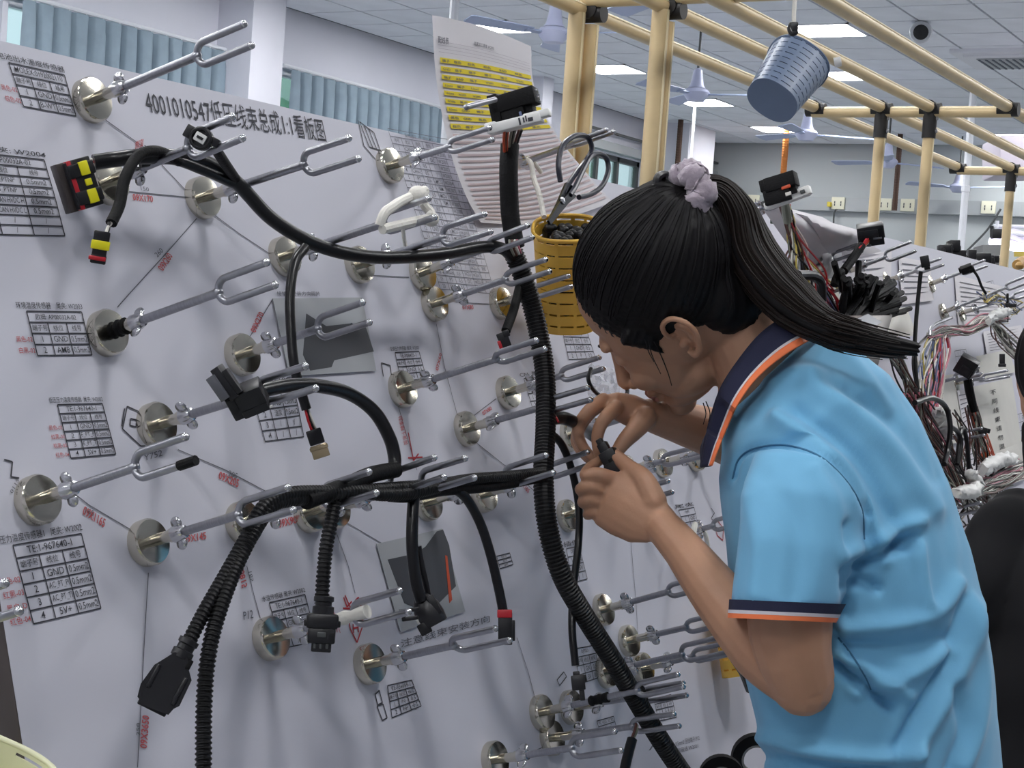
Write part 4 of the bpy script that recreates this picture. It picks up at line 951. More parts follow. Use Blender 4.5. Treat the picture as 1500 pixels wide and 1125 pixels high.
# white cord on the hook by the forearm
obj('cord_loop', MB().tube([B(1018, 768, .05), B(1016, 782, .055), B(1023, 800, .055), B(1036, 806, .05)], .0045, 8, sub=5).tube([B(1026, 768, .05), B(1034, 785, .05), B(1038, 808, .045)], .0035, 8, sub=5), m_cord, label='white cord loop on a hook beside the lower forearm', cat='cord')
# tape rolls
def roll(px, py, h, r, ri, wd, label):
    c = B(px, py, h); n_ = nrm(BN * .35 - BU * .75 + camv(0, .05, -.5))
    t = thing('tape_roll', label, 'tape', c)
    obj('roll', MB().lathe(c, n_, [(ri, -wd), (r, -wd), (r, wd), (ri, wd), (ri, -wd)], 32), m_tape, t, 30)
    obj('core', MB().lathe(c, n_, [(ri * .86, -wd * 1.02), (ri, -wd * 1.02), (ri, wd * 1.02), (ri * .86, wd * 1.02), (ri * .86, -wd * 1.02)], 32), m_carton, t, 30)
roll(1057, 1140, .05, .032, .018, .01, 'black tape roll at the bottom edge, left of the larger one'); roll(1108, 1112, .06, .036, .022, .012, 'larger black tape roll at the bottom edge beside the shirt hem')
# black bag ring with clear bag by the face
# clear bag with a black ring near the face
bg = thing('clear_bag', 'crumpled clear bag with black ring just left of the face of the woman', 'bag', B(895, 560, .16))
k = MB(); 
base = B(900, 572, .14)
G = []
for i in range(14):
    row = []
    for j in range(14):
        px = 862 + 60 * i / 13 + rng.uniform(-2, 2); py = 532 + 70 * j / 13 + 14 * i / 13 + rng.uniform(-2, 2)
        row.append(B(px, py, .12 + rng.uniform(-.008, .008)))
    G.append(row)
k.grid(G); obj('film', k, mat('clear film', '#e4e6ec', .12, alpha=.45), bg, 10)
obj('ring', MB().tube([B(x, y, .15) for x, y in [(866, 540), (862, 556), (872, 574), (892, 585), (912, 584), (919, 572), (908, 556)]], .0026, 8, sub=6), m_black, bg)
# dark steel cabinet edge behind the left side of the board and cream basket at the lower left corner
q1 = hit(52, 1100, (0, 1.52, 0), np.array([0, 1., 0]))
obj('steel_cabinet', MB().box((q1[0] - .22, 1.52 + .2, .66), ax3, (.25, .2, .66), .01).box((q1[0] - .22, 1.515, .70), ax3, (.2, .006, .5), .004).tube([(q1[0] - .1, 1.505, .8), (q1[0] - .1, 1.505, .95)], .008, 8), m_steel, label='dark brushed steel cabinet behind the left edge of the board', cat='cabinet')
cu = nrm(camv(.42, -1, -.30)); ca = nrm(np.cross(cu, camv(0, 0, 1))); cd = np.cross(cu, ca)
basket('cream_basket', 'cream slotted plastic basket at the lower left corner', P(-50, 1135, 1.20) - cu * .1, P(-50, 1135, 1.20), (ca, cd), (.055, .05), (.066, .06), m_cbask, 5, 48, sq=3)
# ------------------------------------------------------------------ the crowded board at right
G2 = 'fork hooks on the right white board'
for b_, t_, lb, sp in [
 ((1358, 418), (1445, 385), 'fork hook with a black knot on its prongs, near the top of the right board', 1),
 ((1292, 414), (1381, 383), 'fork hook on the right board holding a dark plug above the white wire', 1),
 ((1378, 459), (1510, 407), 'upper one of two long hooks pointing past the right edge', 1),
 ((1404, 460), (1520, 424), 'lower one of two long hooks pointing past the right edge', 1),
 ((1236, 400), (1338, 361), 'fork hook whose empty loop stands above the top of the right board', 0),
 ((1195, 380), (1279, 345), 'fork hook under the black box connector on the right board', 1),
 ((1178, 392), (1262, 362), 'second fork hook under the black box connector on the right board', 1),
 ((1170, 452), (1258, 424), 'fork hook in front of the bundle of black tubes', 0),
 ((1345, 570), (1437, 542), 'fork hook carrying the black diamond shaped connector', 1),
 ((1395, 562), (1478, 547), 'fork hook between the pale papers at the right', 1),
 ((1345, 652), (1441, 632), 'fork hook behind the fanned orange and brown wires', 1),
 ((1330, 766), (1440, 741), 'lowest fork hook of the right board, above the black shirt', 1),
 ((1080, 318), (1165, 285), 'fork hook carrying the white holder at the top of the right board', 1)]:
    hook(b_, t_, lb, roll=random.uniform(-.2, .2), sp=sp, group=G2)
def page(name, label, tl, tr, br, bl, hs, m=m_paper, curl=.02, lines=0, text=None, n=12, cat='paper'):
    tl, tr, br, bl = [np.array(p, float) for p in (tl, tr, br, bl)]
    def f_(s_, t_, off=0):
        p = (tl * (1 - s_) + tr * s_) * (1 - t_) + (bl * (1 - s_) + br * s_) * t_
        h = (hs[0] * (1 - s_) + hs[1] * s_) * (1 - t_) + (hs[3] * (1 - s_) + hs[2] * s_) * t_
        return B(p[0], p[1], h + curl * math.sin(math.pi * s_) * math.sin(math.pi * (.15 + .85 * t_)) + off)
    t = thing(name, label, cat, f_(.5, .5))
    obj('page', MB().grid([[f_(s_, t_) for s_ in np.linspace(0, 1, n)] for t_ in np.linspace(1, 0, n)]), m, t, 60)
    if lines:
        k = MB()
        for i in range(lines):
            y = .12 + .78 * i / lines
            k.grid([[f_(s_, y + .13 / lines, .0015) for s_ in np.linspace(.1, .5 + .4 * rng.random(), 6)], [f_(s_, y, .0015) for s_ in np.linspace(.1, .9, 6)]])
        obj('printed_lines', k, m_ink2, t, 0, kind='stuff')
    if text:
        k = MB()
        for i_, ch_ in enumerate(text):
            if not ch_.strip(): continue
            Vc, Fc = TXT(ch_, .002); yc = .06 + .88 * i_ / len(text); hh = .55 / len(text)
            k.add([f_(.42 + (p[0]) * .15, yc + hh * (1 - p[1]), .0016) for p in Vc], Fc); obj('printed_text', k, m_ink, t, 0, kind='stuff')
    return t
page('paper_sheet', 'large white sheet curling over the top edge of the right board', (1108, 293), (1205, 318), (1292, 368), (1180, 395), (.05, .07, .02, .03), curl=.05)
page('paper_sheet', 'rolled white sheet behind the black connector in white holder', (1165, 312), (1262, 338), (1278, 352), (1215, 372), (.09, .10, .08, .07), curl=.04)
page('paper_sheet', 'white sheet pinned under the empty loop of a fork hook', (1215, 372), (1306, 368), (1305, 450), (1215, 470), (.014, .010, .010, .016), curl=.006, lines=5)
page('paper_sheet', 'pale crumpled sheet left of the bundle of black tubes', (1188, 378), (1222, 372), (1232, 455), (1180, 470), (.02, .02, .03, .03), m_paper2, curl=.02, lines=6)
page('paper_sheet', 'pale folded paper cone below the bundle of black tubes', (1305, 452), (1328, 450), (1344, 492), (1288, 494), (.02, .03, .05, .04), m_paper2, curl=.02)
page('paper_sheet', 'pale printed sheet behind the hanging red and white wires', (1352, 552), (1400, 548), (1416, 645), (1356, 660), (.012, .012, .014, .014), m_paper2, .006, 0, '端子号 线位')
page('paper_sheet', 'creamy sheet with a vertical line of characters at the right', (1424, 567), (1482, 553), (1505, 700), (1450, 722), (.012, .012, .014, .014), m_paper2, .005, 0, '不同线束请勿混放一起')
page('paper_sheet', 'creamy sheet in the upper right, right of the black diamond connector', (1430, 522), (1478, 512), (1488, 545), (1437, 556), (.01, .01, .012, .012), m_paper2, .004)
page('paper_sheet', 'small torn sheet low on the right board beside the fanned wires', (1452, 665), (1490, 650), (1500, 672), (1455, 690), (.02, .02, .02, .02), m_paper2, .004)
page('paper_sheet', 'grey printed sheet behind the stem of the black diamond connector', (1402, 572), (1418, 570), (1428, 620), (1412, 632), (.016, .016, .016, .016), m_paper, .003, 7)
page('paper_sheet', 'grey smudged sheet right of the empty loop hook, high on the right board', (1316, 376), (1362, 384), (1368, 440), (1322, 446), (.010, .012, .012, .010), m_paper, .006, 6)
page('paper_sheet', 'printed sheet behind the two long hooks of the right board', (1398, 402), (1470, 420), (1478, 470), (1404, 476), (.008, .010, .010, .008), m_paper, .004, 8)
page('paper_sheet', 'printed sheet under the level wires near the right edge', (1440, 486), (1496, 476), (1502, 512), (1446, 522), (.008, .008, .010, .010), m_paper, .004, 7)
page('paper_sheet', 'white sheet low on the right board under the tangled wires', (1402, 655), (1452, 640), (1458, 700), (1410, 715), (.008, .008, .01, .01), m_paper, .004, 6)
page('plastic_pouch', 'clear pouch hanging left of the empty loop of a fork hook', (1205, 372), (1232, 366), (1236, 402), (1208, 410), (.05, .05, .04, .04), mat('cloudy film', '#dfe0e4', .15, alpha=.7), .02, cat='pouch')
table((1440, 510), (1455, 505), (1462, 540), (1447, 546), [['1', 'a'], ['2', 'b'], ['3', 'c'], ['4', 'd']], None, parent=board2)
table((1395, 515), (1412, 512), (1415, 528), (1398, 532), [['1', 'GN'], ['2', '5V']], None, parent=board2)
table((1480, 610), (1500, 604), (1505, 640), (1487, 646), [['1', 'GN'], ['2', '5V'], ['3', 'T']], None, parent=board2)
table((1438, 415), (1452, 412), (1456, 425), (1442, 428), [['1', 'GN'], ['2', '5V']], None, parent=board2)
WM = [m_wbrown, m_wgrey, m_wwhite, m_wblk, m_wpink, m_wyel, m_wblue, m_redp, m_orange]
def bundle(label, pts, n, spread, mats, r=.0018, cat='wires', fan=1., sag=0.):
    """a bundle of single wires along (px, py, h); spread in px at each point"""
    t = thing('wire_bundle', label, cat, B(*pts[len(pts) // 2]))
    n = int(n * 1.7)
    for i in range(n):
        a = rng.normal(0, 1, 2); ph = rng.uniform(0, 6)
        q = []
        for k, p in enumerate(pts):
            sp = spread[k] if hasattr(spread, '__len__') else spread
            q.append(B(p[0] + a[0] * sp * 1.15 + sp * 1.1 * math.sin(ph + 1.9 * k), p[1] + a[1] * sp * .8 + sp * .6 * math.cos(ph * 2 + 2.3 * k) + sag * rng.uniform(0, 1) * (0 < k < len(pts) - 1), p[2] + .004 * math.sin(ph * 3 + k)))
        obj('wire', MB().tube(q, r, 5, sub=5), mats[i % len(mats)], t, 60)
    return t
bundle('brown, red and white wires fanning down from the white holder at top', [(1150, 300, .12), (1156, 325, .11), (1166, 360, .10), (1178, 395, .09), (1192, 430, .08)], 14, [2.5, 3, 6, 10, 13], [m_wbrown, m_wgrey, m_wwhite, m_wblk, m_redp, m_wyel])
bundle('pale and brown wires running level across the right board', [(1366, 492, .13), (1392, 483, .13), (1420, 484, .13), (1445, 470, .13), (1470, 466, .12)], 18, [3, 4, 4, 5, 4], [m_wwhite, m_wbrown, m_wgrey, m_wblk, m_wpink])
bundle('yellow and grey wires hanging left of the red wires', [(1368, 490, .13), (1358, 515, .125), (1353, 550, .12), (1352, 590, .115)], 12, [3, 6, 6, 5], [m_wyel, m_wgrey, m_wwhite, m_wblue, m_wblk])
bundle('red and pink wires hanging down over a pale sheet', [(1382, 490, .13), (1379, 520, .125), (1372, 560, .12), (1366, 605, .115)], 14, [3, 4, 5, 5], [m_redp, m_wpink, m_wwhite, m_wpink, m_wblue])
bundle('dark brown wires falling to the right edge of the right board', [(1452, 470, .13), (1465, 490, .125), (1480, 510, .12), (1498, 530, .115)], 14, [3, 5, 6, 7], [m_wbrown, m_wblk, m_wgrey, m_wwhite])
bundle('orange and brown wires fanned below the black diamond connector', [(1424, 596, .13), (1430, 620, .125), (1436, 650, .12), (1447, 690, .11)], 16, [2.5, 4, 7, 8], [m_orange, m_wbrown, m_wblk, m_wbrown, m_wgrey])
bundle('thick bundle of dark brown wires beside the back of the woman', [(1338, 575, .14), (1350, 610, .13), (1365, 650, .12), (1385, 690, .12), (1412, 728, .12)], 34, [5, 8, 9, 9, 9], [m_wbrown, m_wblk, m_wpink, m_wbrown, m_wgrey, m_wblk])
bundle('pale tangled wires low at the right edge', [(1418, 722, .13), (1440, 712, .13), (1462, 700, .13), (1500, 686, .13)], 26, [5, 7, 8, 8], [m_wwhite, m_wbrown, m_wgrey, m_wblk, m_wpink])
bundle('thin dark wires drooping above the black shirt', [(1470, 700, .12), (1452, 715, .11), (1440, 735, .10), (1432, 765, .09)], 12, [10, 10, 12, 14], [m_wblk, m_wgrey, m_wbrown, m_wwhite])
bundle('thin wires below the hair tips, along the back of the woman', [(1312, 525, .14), (1325, 550, .13), (1338, 580, .13)], 9, [5, 4, 4], [m_wbrown, m_wgrey, m_wblk])
bundle('red and purple wires left of the bundle of black tubes', [(1205, 420, .13), (1214, 440, .13), (1225, 465, .12)], 10, [3, 4, 4], [m_redp, m_wpink, m_wblue, m_wblk])
bundle('loops of thin wire at the prongs near the right edge', [(1440, 432, .12), (1452, 440, .13), (1464, 436, .13), (1478, 452, .12), (1488, 446, .12)], 10, [4, 6, 6, 8, 6], [m_wwhite, m_wyel, m_wblk, m_wblue])
bundle('thin dark wires crossing the lower right board', [(1385, 610, .10), (1402, 650, .10), (1412, 690, .10), (1440, 742, .10)], 8, [8, 9, 9, 8], [m_wblk, m_wbrown, m_wgrey])
bundle('pale wires spraying from the lowest foam wrap', [(1412, 715, .13), (1426, 735, .12), (1436, 760, .11)], 9, [5, 12, 16], [m_wblk, m_wgrey, m_wwhite, m_wbrown])
def soft(name, label, pts, r, m, cat, n=10, corr=False):
    if name == 'foam_wrap':
        mb = MB().tube([B(*p) for p in pts], r, 14, sub=10); V_ = np.array(mb.v); mb.v = [tuple(p) for p in V_ + rng.normal(0, .0022, V_.shape)]
        return obj(name, mb, m, label=label, cat=cat, smooth=80)
    return obj(name, MB().tube([B(*p) for p in pts], r, n, sub=8, rings=(.0042, .0012) if corr else None), m, label=label, cat=cat)
soft('foam_wrap', 'white foam wrap round the brown wires beside the back of the woman', [(1372, 600, .13), (1380, 618, .13), (1388, 640, .13)], [.010, .016, .011], m_whitep, 'wrap')
soft('foam_wrap', 'white foam wrap low at the right, over the pale wires', [(1438, 690, .14), (1462, 676, .14), (1485, 672, .14)], [.012, .016, .012], m_whitep, 'wrap')
soft('foam_wrap', 'lowest white foam wrap, left of the pale tangled wires', [(1420, 692, .14), (1430, 708, .14), (1424, 720, .14), (1400, 722, .14)], [.010, .015, .015, .010], m_whitep, 'wrap')
soft('foam_wrap', 'white foam wrap at the upper right over the level wires', [(1446, 470, .14), (1462, 460, .14), (1478, 456, .14)], [.008, .011, .008], m_whitep, 'wrap')
soft('black_tube', 'black tube curving round the foam wrap beside the woman', [(1340, 590, .15), (1365, 583, .15), (1385, 596, .15), (1392, 625, .15), (1388, 660, .14), (1383, 680, .14)], .0055, m_sleeve, 'tube')
soft('black_tube', 'black tube bent in a narrow loop right of the foam wrap', [(1388, 622, .14), (1402, 632, .14), (1408, 650, .14), (1402, 680, .13), (1408, 630, .14), (1415, 640, .14), (1420, 690, .13)], .0050, m_sleeve, 'tube')
soft('black_tube', 'thin black sleeve on a wire left of the level wires', [(1349, 398, .14), (1346, 425, .13), (1342, 470, .12), (1340, 520, .12), (1345, 585, .12)], .0042, m_tape, 'tube')
soft('black_tube', 'black sleeve hanging from the black knot on a hook', [(1424, 394, .13), (1432, 405, .13), (1438, 420, .13), (1444, 430, .13)], .0032, m_tape, 'tube')
soft('black_tube', 'bent grey rod at the left end of the level wires', [(1362, 492, .15), (1363, 482, .15), (1372, 474, .15), (1394, 465, .15)], .0034, m_zinc, 'rod')
soft('black_tube', 'black hose bending behind the ponytail', [(1168, 403, .14), (1190, 404, .14), (1202, 414, .14), (1204, 440, .13)], .0085, m_sleeve, 'tube')
def plug(label, c, angd, boxes, m=m_black, tz=0., spin=0., cat='connector'):
    c = B(*c); f = fr(c, angd, tz, spin); mb = MB()
    for b_ in boxes: bx(mb, c, f, b_[:3], b_[3:6], .0015)
    return obj('wire_plug', mb, m, label=label, cat=cat), c, f
k, c, f = plug('black diamond shaped connector on a fork hook at the right', (1416, 536, .16), 30, [(0, 0, 0, .020, .020, .012), (.004, -.006, .012, .012, .010, .005)], spin=.4)
sub(k, 'edge', c, f, [(-.008, -.021, .006, .010, .001, .004), (.021, 0, .004, .001, .014, .003)], m_zinc); 
obj('stem', MB().tube([B(1417, 552, .15), B(1420, 572, .145), B(1427, 602, .14)], [.009, .0095, .0085], 10, sub=5), m_tape, k)
obj('tray', MB().box(B(1418, 553, .155), fr(B(1418, 553, .155), -15), (.026, .004, .012), .001), m_zinc, k)
k, c, f = plug('black box connector on two fork hooks at the top of the right board', (1275, 343, .15), -8, [(0, 0, 0, .024, .019, .016), (-.004, .004, .016, .018, .009, .003), (.02, .006, .004, .006, .012, .012)], spin=.3)
sub(k, 'bolt', c, f, [(-.018, -.014, .016, .003, .002, .002), (-.004, -.017, .016, .003, .002, .002), (.012, -.004, .0195, .008, .002, .001)], m_zinc)
obj('stem', MB().tube([B(1262, 360, .14), B(1250, 378, .13), B(1236, 397, .12)], .0085, 10, sub=4), m_tape, k)
for dx, mm in ((-3, m_redp), (0, m_redp), (3, m_orange), (5, m_wwhite)): obj('wire', MB().tube([B(1272 + dx, 350, .15), B(1267 + dx * .8, 357, .145), B(1260 + dx * .6, 364, .14)], .0018, 6), mm, k)
obj('lead', MB().tube([B(1233, 398, .13), B(1226, 405, .125), B(1222, 418, .12)], .0075, 10, sub=3), m_tape, k)
c = B(1143, 274, .16); f = fr(c, -17, .25, -.25); mb = MB()
for b_ in [(-.006, -.014, 0, .022, .012, .013), (.004, .006, .002, .026, .012, .013), (.020, -.010, -.001, .007, .008, .009), (-.024, .008, .0, .007, .010, .011)]: bx(mb, c, f, b_[:3], b_[3:6], .0015)
k = obj('wire_plug', mb, m_tape, label='big black taped connector in a white holder behind the ponytail', cat='connector')
sub(k, 'red_wire', c, f, [(.013, -.006, .014, .008, .003, .001)], m_orange); sub(k, 'pale_tape', c, f, [(.014, -.018, .013, .005, .003, .001)], m_wwhite)
c2 = B(1153, 292, .165); f2 = fr(c2, -20, .2, -.2); sub(k, 'holder', c2, f2, [(0, 0, 0, .038, .0058, .010), (.028, .002, .002, .014, .007, .008)], m_whitep, .002)
sub(k, 'holder_clip', c2, f2, [(.030, .001, .011, .004, .003, .001), (-.036, .006, 0, .006, .004, .006)], m_dark)
obj('stem', MB().tube([B(1150, 296, .15), B(1152, 312, .14), B(1154, 325, .135)], [.007, .008, .0075], 10, sub=4), m_wgrey, k); obj('band', MB().tube([B(1153, 310, .139), B(1154, 316, .137)], .009, 10), m_tape, k)
plug('dark plug on the prongs of a hook above the white wire', (1355, 383, .15), 80, [(0, 0, 0, .012, .009, .009), (.012, .002, .0, .006, .006, .006)], m_black)
plug('black knot of tape on the prongs of a hook', (1416, 394, .15), -20, [(0, 0, 0, .013, .008, .008), (.010, -.004, .003, .006, .005, .006), (-.012, .002, 0, .005, .006, .004)], m_tape, spin=.5)
plug('black tubular plug hanging in front of a creamy sheet', (1468, 527, .12), 90, [(0, 0, 0, .014, .0065, .0065), (.013, 0, 0, .004, .009, .008)])
plug('black clip on a vertical wire near the right edge', (1476, 450, .13), 90, [(0, 0, 0, .010, .006, .006), (.012, 0, 0, .025, .0022, .0022), (-.022, 0, 0, .012, .003, .003), (-.004, .012, 0, .004, .009, .004)])
plug('black clamp on the fanned wires below the diamond connector', (1438, 630, .13), 15, [(0, 0, 0, .012, .007, .008), (.012, .002, 0, .006, .005, .005)])
plug('green plug behind the white holder', (1143, 322, .05), 3, [(0, 0, 0, .018, .008, .008), (0, 0, .008, .014, .005, .002)], mat('dark green plastic', '#26352e', .4))
# bin with a bundle of black tubes
binc = B(1262, 470, .10)
t = thing('tube_bin', 'dark bin on the right board holding the bundle of black tubes', 'bin', binc)
bp = [B(*p, h) for p, h in (((1206, 455), .06), ((1300, 452), .06), ((1282, 530), .06), ((1222, 535), .06))]
bq = [B(*p, h) for p, h in (((1206, 462), .18), ((1306, 462), .18), ((1285, 535), .17), ((1222, 540), .17))]
bm_ = MB().add(bp + bq, [(0, 1, 2, 3), (4, 7, 6, 5), (1, 5, 6, 2), (0, 3, 7, 4), (3, 2, 6, 7)])
o = obj('shell', bm_, m_steel, t, 20); solid(o, .003)
obj('clear_front', MB().prism([B(1236, 476, .19), B(1270, 460, .19), B(1290, 472, .19), B(1262, 490, .19)], BN * .002), m_lam, t, 20)
root = np.array(binc)
for i in range(64):
    a = math.radians(rng.uniform(-112, -2)); L = rng.uniform(56, 76) * (1.0 if a > -1.1 else .85)
    ex = 1258 + math.cos(a) * L; ey = 458 + math.sin(a) * L * .92 + 4
    s0 = (1252 + rng.uniform(-22, 22), 470 + rng.uniform(-6, 8), .11 + rng.uniform(-.03, .03)); e0 = (ex, ey, .13 + rng.uniform(-.045, .05))
    mid = ((s0[0] + e0[0]) / 2 + rng.uniform(-4, 4), (s0[1] + e0[1]) / 2 + rng.uniform(-5, 2), (s0[2] + e0[2]) / 2)
    mb = MB().tube([B(*s0), B(*mid), B(*e0)], .0056, 8, sub=4)
    obj('black_sleeve', mb, m_tape, label='cut black sleeve standing in the bundle in the dark bin', cat='tube', group='black sleeves in the dark bin')
obj('black_sleeve', MB().tube([B(1222, 385, .14), B(1228, 405, .13), B(1234, 425, .12)], .0062, 8, sub=3), m_tape, label='single black sleeve standing left of the bundle in the bin', cat='tube')
obj('black_sleeve', MB().tube([B(1258, 384, .12), B(1257, 405, .12), B(1255, 440, .12)], .0062, 8, sub=3), m_tape, label='single black sleeve standing upright behind the bundle', cat='tube')
# dark parts lying on the top edge of the right board
for i, (px, py, rx_, lb) in enumerate([(1386, 368, .022, 'leftmost black part lying along the top edge of the right board'), (1397, 366, .030, 'tall black part on the top edge of the right board'), (1424, 379, .024, 'black part on the board top, left of the grey carton'), (1438, 382, .028, 'black rounded part on the board top below the grey carton'), (1452, 385, .024, 'black part on the board top beside the last cream post'), (1497, 402, .03, 'dark part at the right edge on top of the right board')]):
    c = hit(px, py, B0 - BN * .05, BN); mb = MB()
    for k_ in range(4): mb.box(c + np.array([rng.uniform(-.02, .02), rng.uniform(-.01, .01), rng.uniform(-.015, .012)]), nrm_ax(rng) if False else cv, (rx_ * rng.uniform(.4, .8), rx_ * rng.uniform(.3, .6), .012), .003)
    mb.tube([c + BU * -.03, c + BU * .03], .006, 8)
    obj('black_part', mb, m_black, label=lb, cat='part')
obj('brass_part', MB().tube([B(1490, 388, -.04), B(1500, 382, -.04), B(1510, 388, -.04)], .016, 10, sub=4).ell(B(1494, 389, -.03), ax3, (.02, .014, .012), 10, 6), mat('tan part', '#b08a4e', .5), label='tan part at the right edge behind the right board', cat='part')
# ------------------------------------------------------------------ people
def remeshed(mb, vox, it=6, fac=.5):
    me = bpy.data.meshes.new('tmp'); me.from_pydata(mb.v, [], mb.f)
    ob = bpy.data.objects.new('tmp', me); col.objects.link(ob)
    r = ob.modifiers.new('r', 'REMESH'); r.mode = 'VOXEL'; r.voxel_size = vox; r.use_smooth_shade = True
    s_ = ob.modifiers.new('s', 'SMOOTH'); s_.iterations = it; s_.factor = fac
    dg = bpy.context.evaluated_depsgraph_get(); out = bpy.data.meshes.new_from_object(ob.evaluated_get(dg))
    bpy.data.objects.remove(ob); bpy.data.meshes.remove(me)
    return out
def vget(me):
    V = np.zeros(len(me.vertices) * 3); me.vertices.foreach_get('co', V); N = np.zeros(len(me.vertices) * 3); me.vertices.foreach_get('normal', N)
    return V.reshape(-1, 3), N.reshape(-1, 3)
def vset(me, V): me.vertices.foreach_set('co', np.ascontiguousarray(V, dtype=np.float32).ravel()); me.update()
def projs(V):
    c = (V - O) @ M; return c[:, 0] / c[:, 2] * FPX + CX, c[:, 1] / c[:, 2] * FPX + CY, c[:, 2]
def loft(mb, secs, n=28, cap=True):
    """secs: (centre, axis_u, axis_w, half_u, half_w)"""
    V = []; Fs = []
    for c, u, w_, a, b in secs:
        for j in range(n):
            t = 2 * math.pi * j / n; V.append(np.asarray(c) + np.asarray(u) * a * math.cos(t) + np.asarray(w_) * b * math.sin(t))
    for i in range(len(secs) - 1):
        for j in range(n):
            k = (j + 1) % n; Fs.append((i * n + j, i * n + k, (i + 1) * n + k, (i + 1) * n + j))
    if cap: Fs += [tuple(range(n))[::-1], tuple((len(secs) - 1) * n + j for j in range(n))]
    return mb.add(V, Fs)
def limb(mb, pts, rads, sub=5, n=16, flat=1.):
    """tapered limb with round ends through (px, py, Z) joints"""
    q = [P(*p) for p in pts]; mb.tube(q, rads, n, sub=sub, flat=flat)
    mb.ell(q[0], ax3, (rads[0] * .98,) * 3, 12, 8); mb.ell(q[-1], ax3, (rads[-1] * .98,) * 3, 12, 8); return mb
Wx, Wy, Wz = np.eye(3)
# --- head frame (origin between the ears)
ear_px = (989, 500, 1.84); HS = .97
_l = nrm((-.08, .42, -.90)); _f = nrm((-.745, .60, (.08 * .745 + .42 * .60) / .90)); _u = np.cross(_f, _l)
_yw = math.radians(9); _f, _l = nrm(_f * math.cos(_yw) - _l * math.sin(_yw)), nrm(_l * math.cos(_yw) + _f * math.sin(_yw))
hf, hu, hl_ = M @ _f, M @ _u, M @ _l          # forward, up, left of the bent head
HO = P(*ear_px) - hl_ * .074 * HS
def H(f, u, l): return HO + (hf * f + hu * u + hl_ * l) * HS
hax = (hf, hu, hl_)
wom = thing('person', 'woman with a ponytail in a light blue polo shirt, plugging a black connector together', 'person', (P(1290, 1000, 1.86)[0], P(1290, 1000, 1.86)[1], 0))
sk = MB()
def he(c, r, nu=20, nv=14): sk.ell(H(*c), hax, np.array(r) * HS, nu, nv)
he((.0, .055, 0), (.098, .086, .076)); he((.012, .02, 0), (.088, .085, .072))
he((.045, -.012, 0), (.056, .085, .060)); he((.035, -.062, 0), (.052, .034, .052)); he((.052, -.080, 0), (.045, .022, .036)); he((.080, -.096, 0), (.018, .016, .022))
he((.088, .030, 0), (.014, .012, .046)); he((.070, -.028, .034), (.026, .022, .022)); he((.070, -.028, -.034), (.026, .022, .022))
for sg in (-1, 1): he((.082, .006, sg * .031), (.012, .011, .014))
sk.tube([H(.096, .012, 0), H(.108, -.012, 0), H(.118, -.034, 0)], [.008, .009, .0125], 12, sub=4); he((.117, -.034, 0), (.011, .009, .013)); he((.106, -.038, .011), (.009, .007, .007)); he((.106, -.038, -.011), (.009, .007, .007))
he((.094, -.060, 0), (.013, .007, .022)); he((.092, -.072, 0), (.012, .007, .019))
# ear: dish, rim, lobe
for sg in (-1, 1):
    ea = lambda a, b, l: H(-.012 + a, b, sg * (.070 + l))
    sk.ell(ea(-.004, .004, .002), (nrm(hf * .9 + hl_ * sg * -.45), hu, nrm(hl_ * sg * .9 + hf * .45)), (.016, .026, .005), 14, 10)
    rim = [(.012, .004, .004), (.012, .018, .010), (.004, .029, .014), (-.010, .030, .018), (-.020, .018, .020), (-.021, .002, .018), (-.013, -.014, .014), (-.004, -.024, .010), (.004, -.027, .006), (.008, -.018, .004)]
    sk.tube([ea(*p) for p in rim], [.0030, .0034, .0036, .0038, .0038, .0036, .0036, .0046, .0048, .003], 8, sub=4)
    sk.tube([ea(-.002, .018, .010), ea(-.011, .008, .012), ea(-.008, -.010, .010)], .0026, 8, sub=3); sk.ell(ea(.006, -.008, .006), ax3, (.005, .006, .005), 8, 6)
# neck down into the shirt
nk = [H(-.030, -.005, 0), H(-.045, -.055, 0), P(1118, 552, 1.89), P(1160, 620, 1.90)]
sk.tube(nk, [.057, .053, .050, .052], 24, sub=5)
sk.tube([H(.02, -.06, 0), H(-.02, -.10, 0), P(1100, 620, 1.92)], [.035, .040, .040], 18, sub=4)
# torso core under the shirt
torso = [(1175, 610, 1.92, .45), (1205, 670, 1.88, .86), (1235, 760, 1.87, .93), (1262, 880, 1.86, .97), (1280, 1000, 1.86, .98), (1298, 1150, 1.86, .96), (1308, 1300, 1.86, .98)]
HWX, HWY = .178, .112
loft(sk, [(P(x, y, z), Wx, nrm(Wy - Wz * .15), HWX * k * .82, HWY * k * .82) for x, y, z, k in torso])
# left arm (near the camera): shoulder, elbow low at right, forearm up to the lower hand
limb(sk, [(1168, 730, 1.72), (1160, 830, 1.70), (1158, 930, 1.69), (1176, 1002, 1.70)], [.048, .047, .043, .034])
limb(sk, [(1174, 996, 1.70), (1118, 950, 1.735), (1052, 872, 1.78), (1003, 808, 1.82), (968, 768, 1.85)], [.034, .0365, .0300, .0235, .0205])
# right arm behind
limb(sk, [(1215, 690, 2.02), (1160, 690, 2.06), (1110, 668, 2.06)], [.045, .041, .034])
limb(sk, [(1110, 666, 2.06), (1060, 640, 2.03), (1005, 622, 2.0), (955, 608, 1.975)], [.034, .033, .027, .021])
def finger(pts, rads): limb(sk, pts, [r * (.95 if len(pts) == 4 else .80) for r in rads], sub=4, n=10)
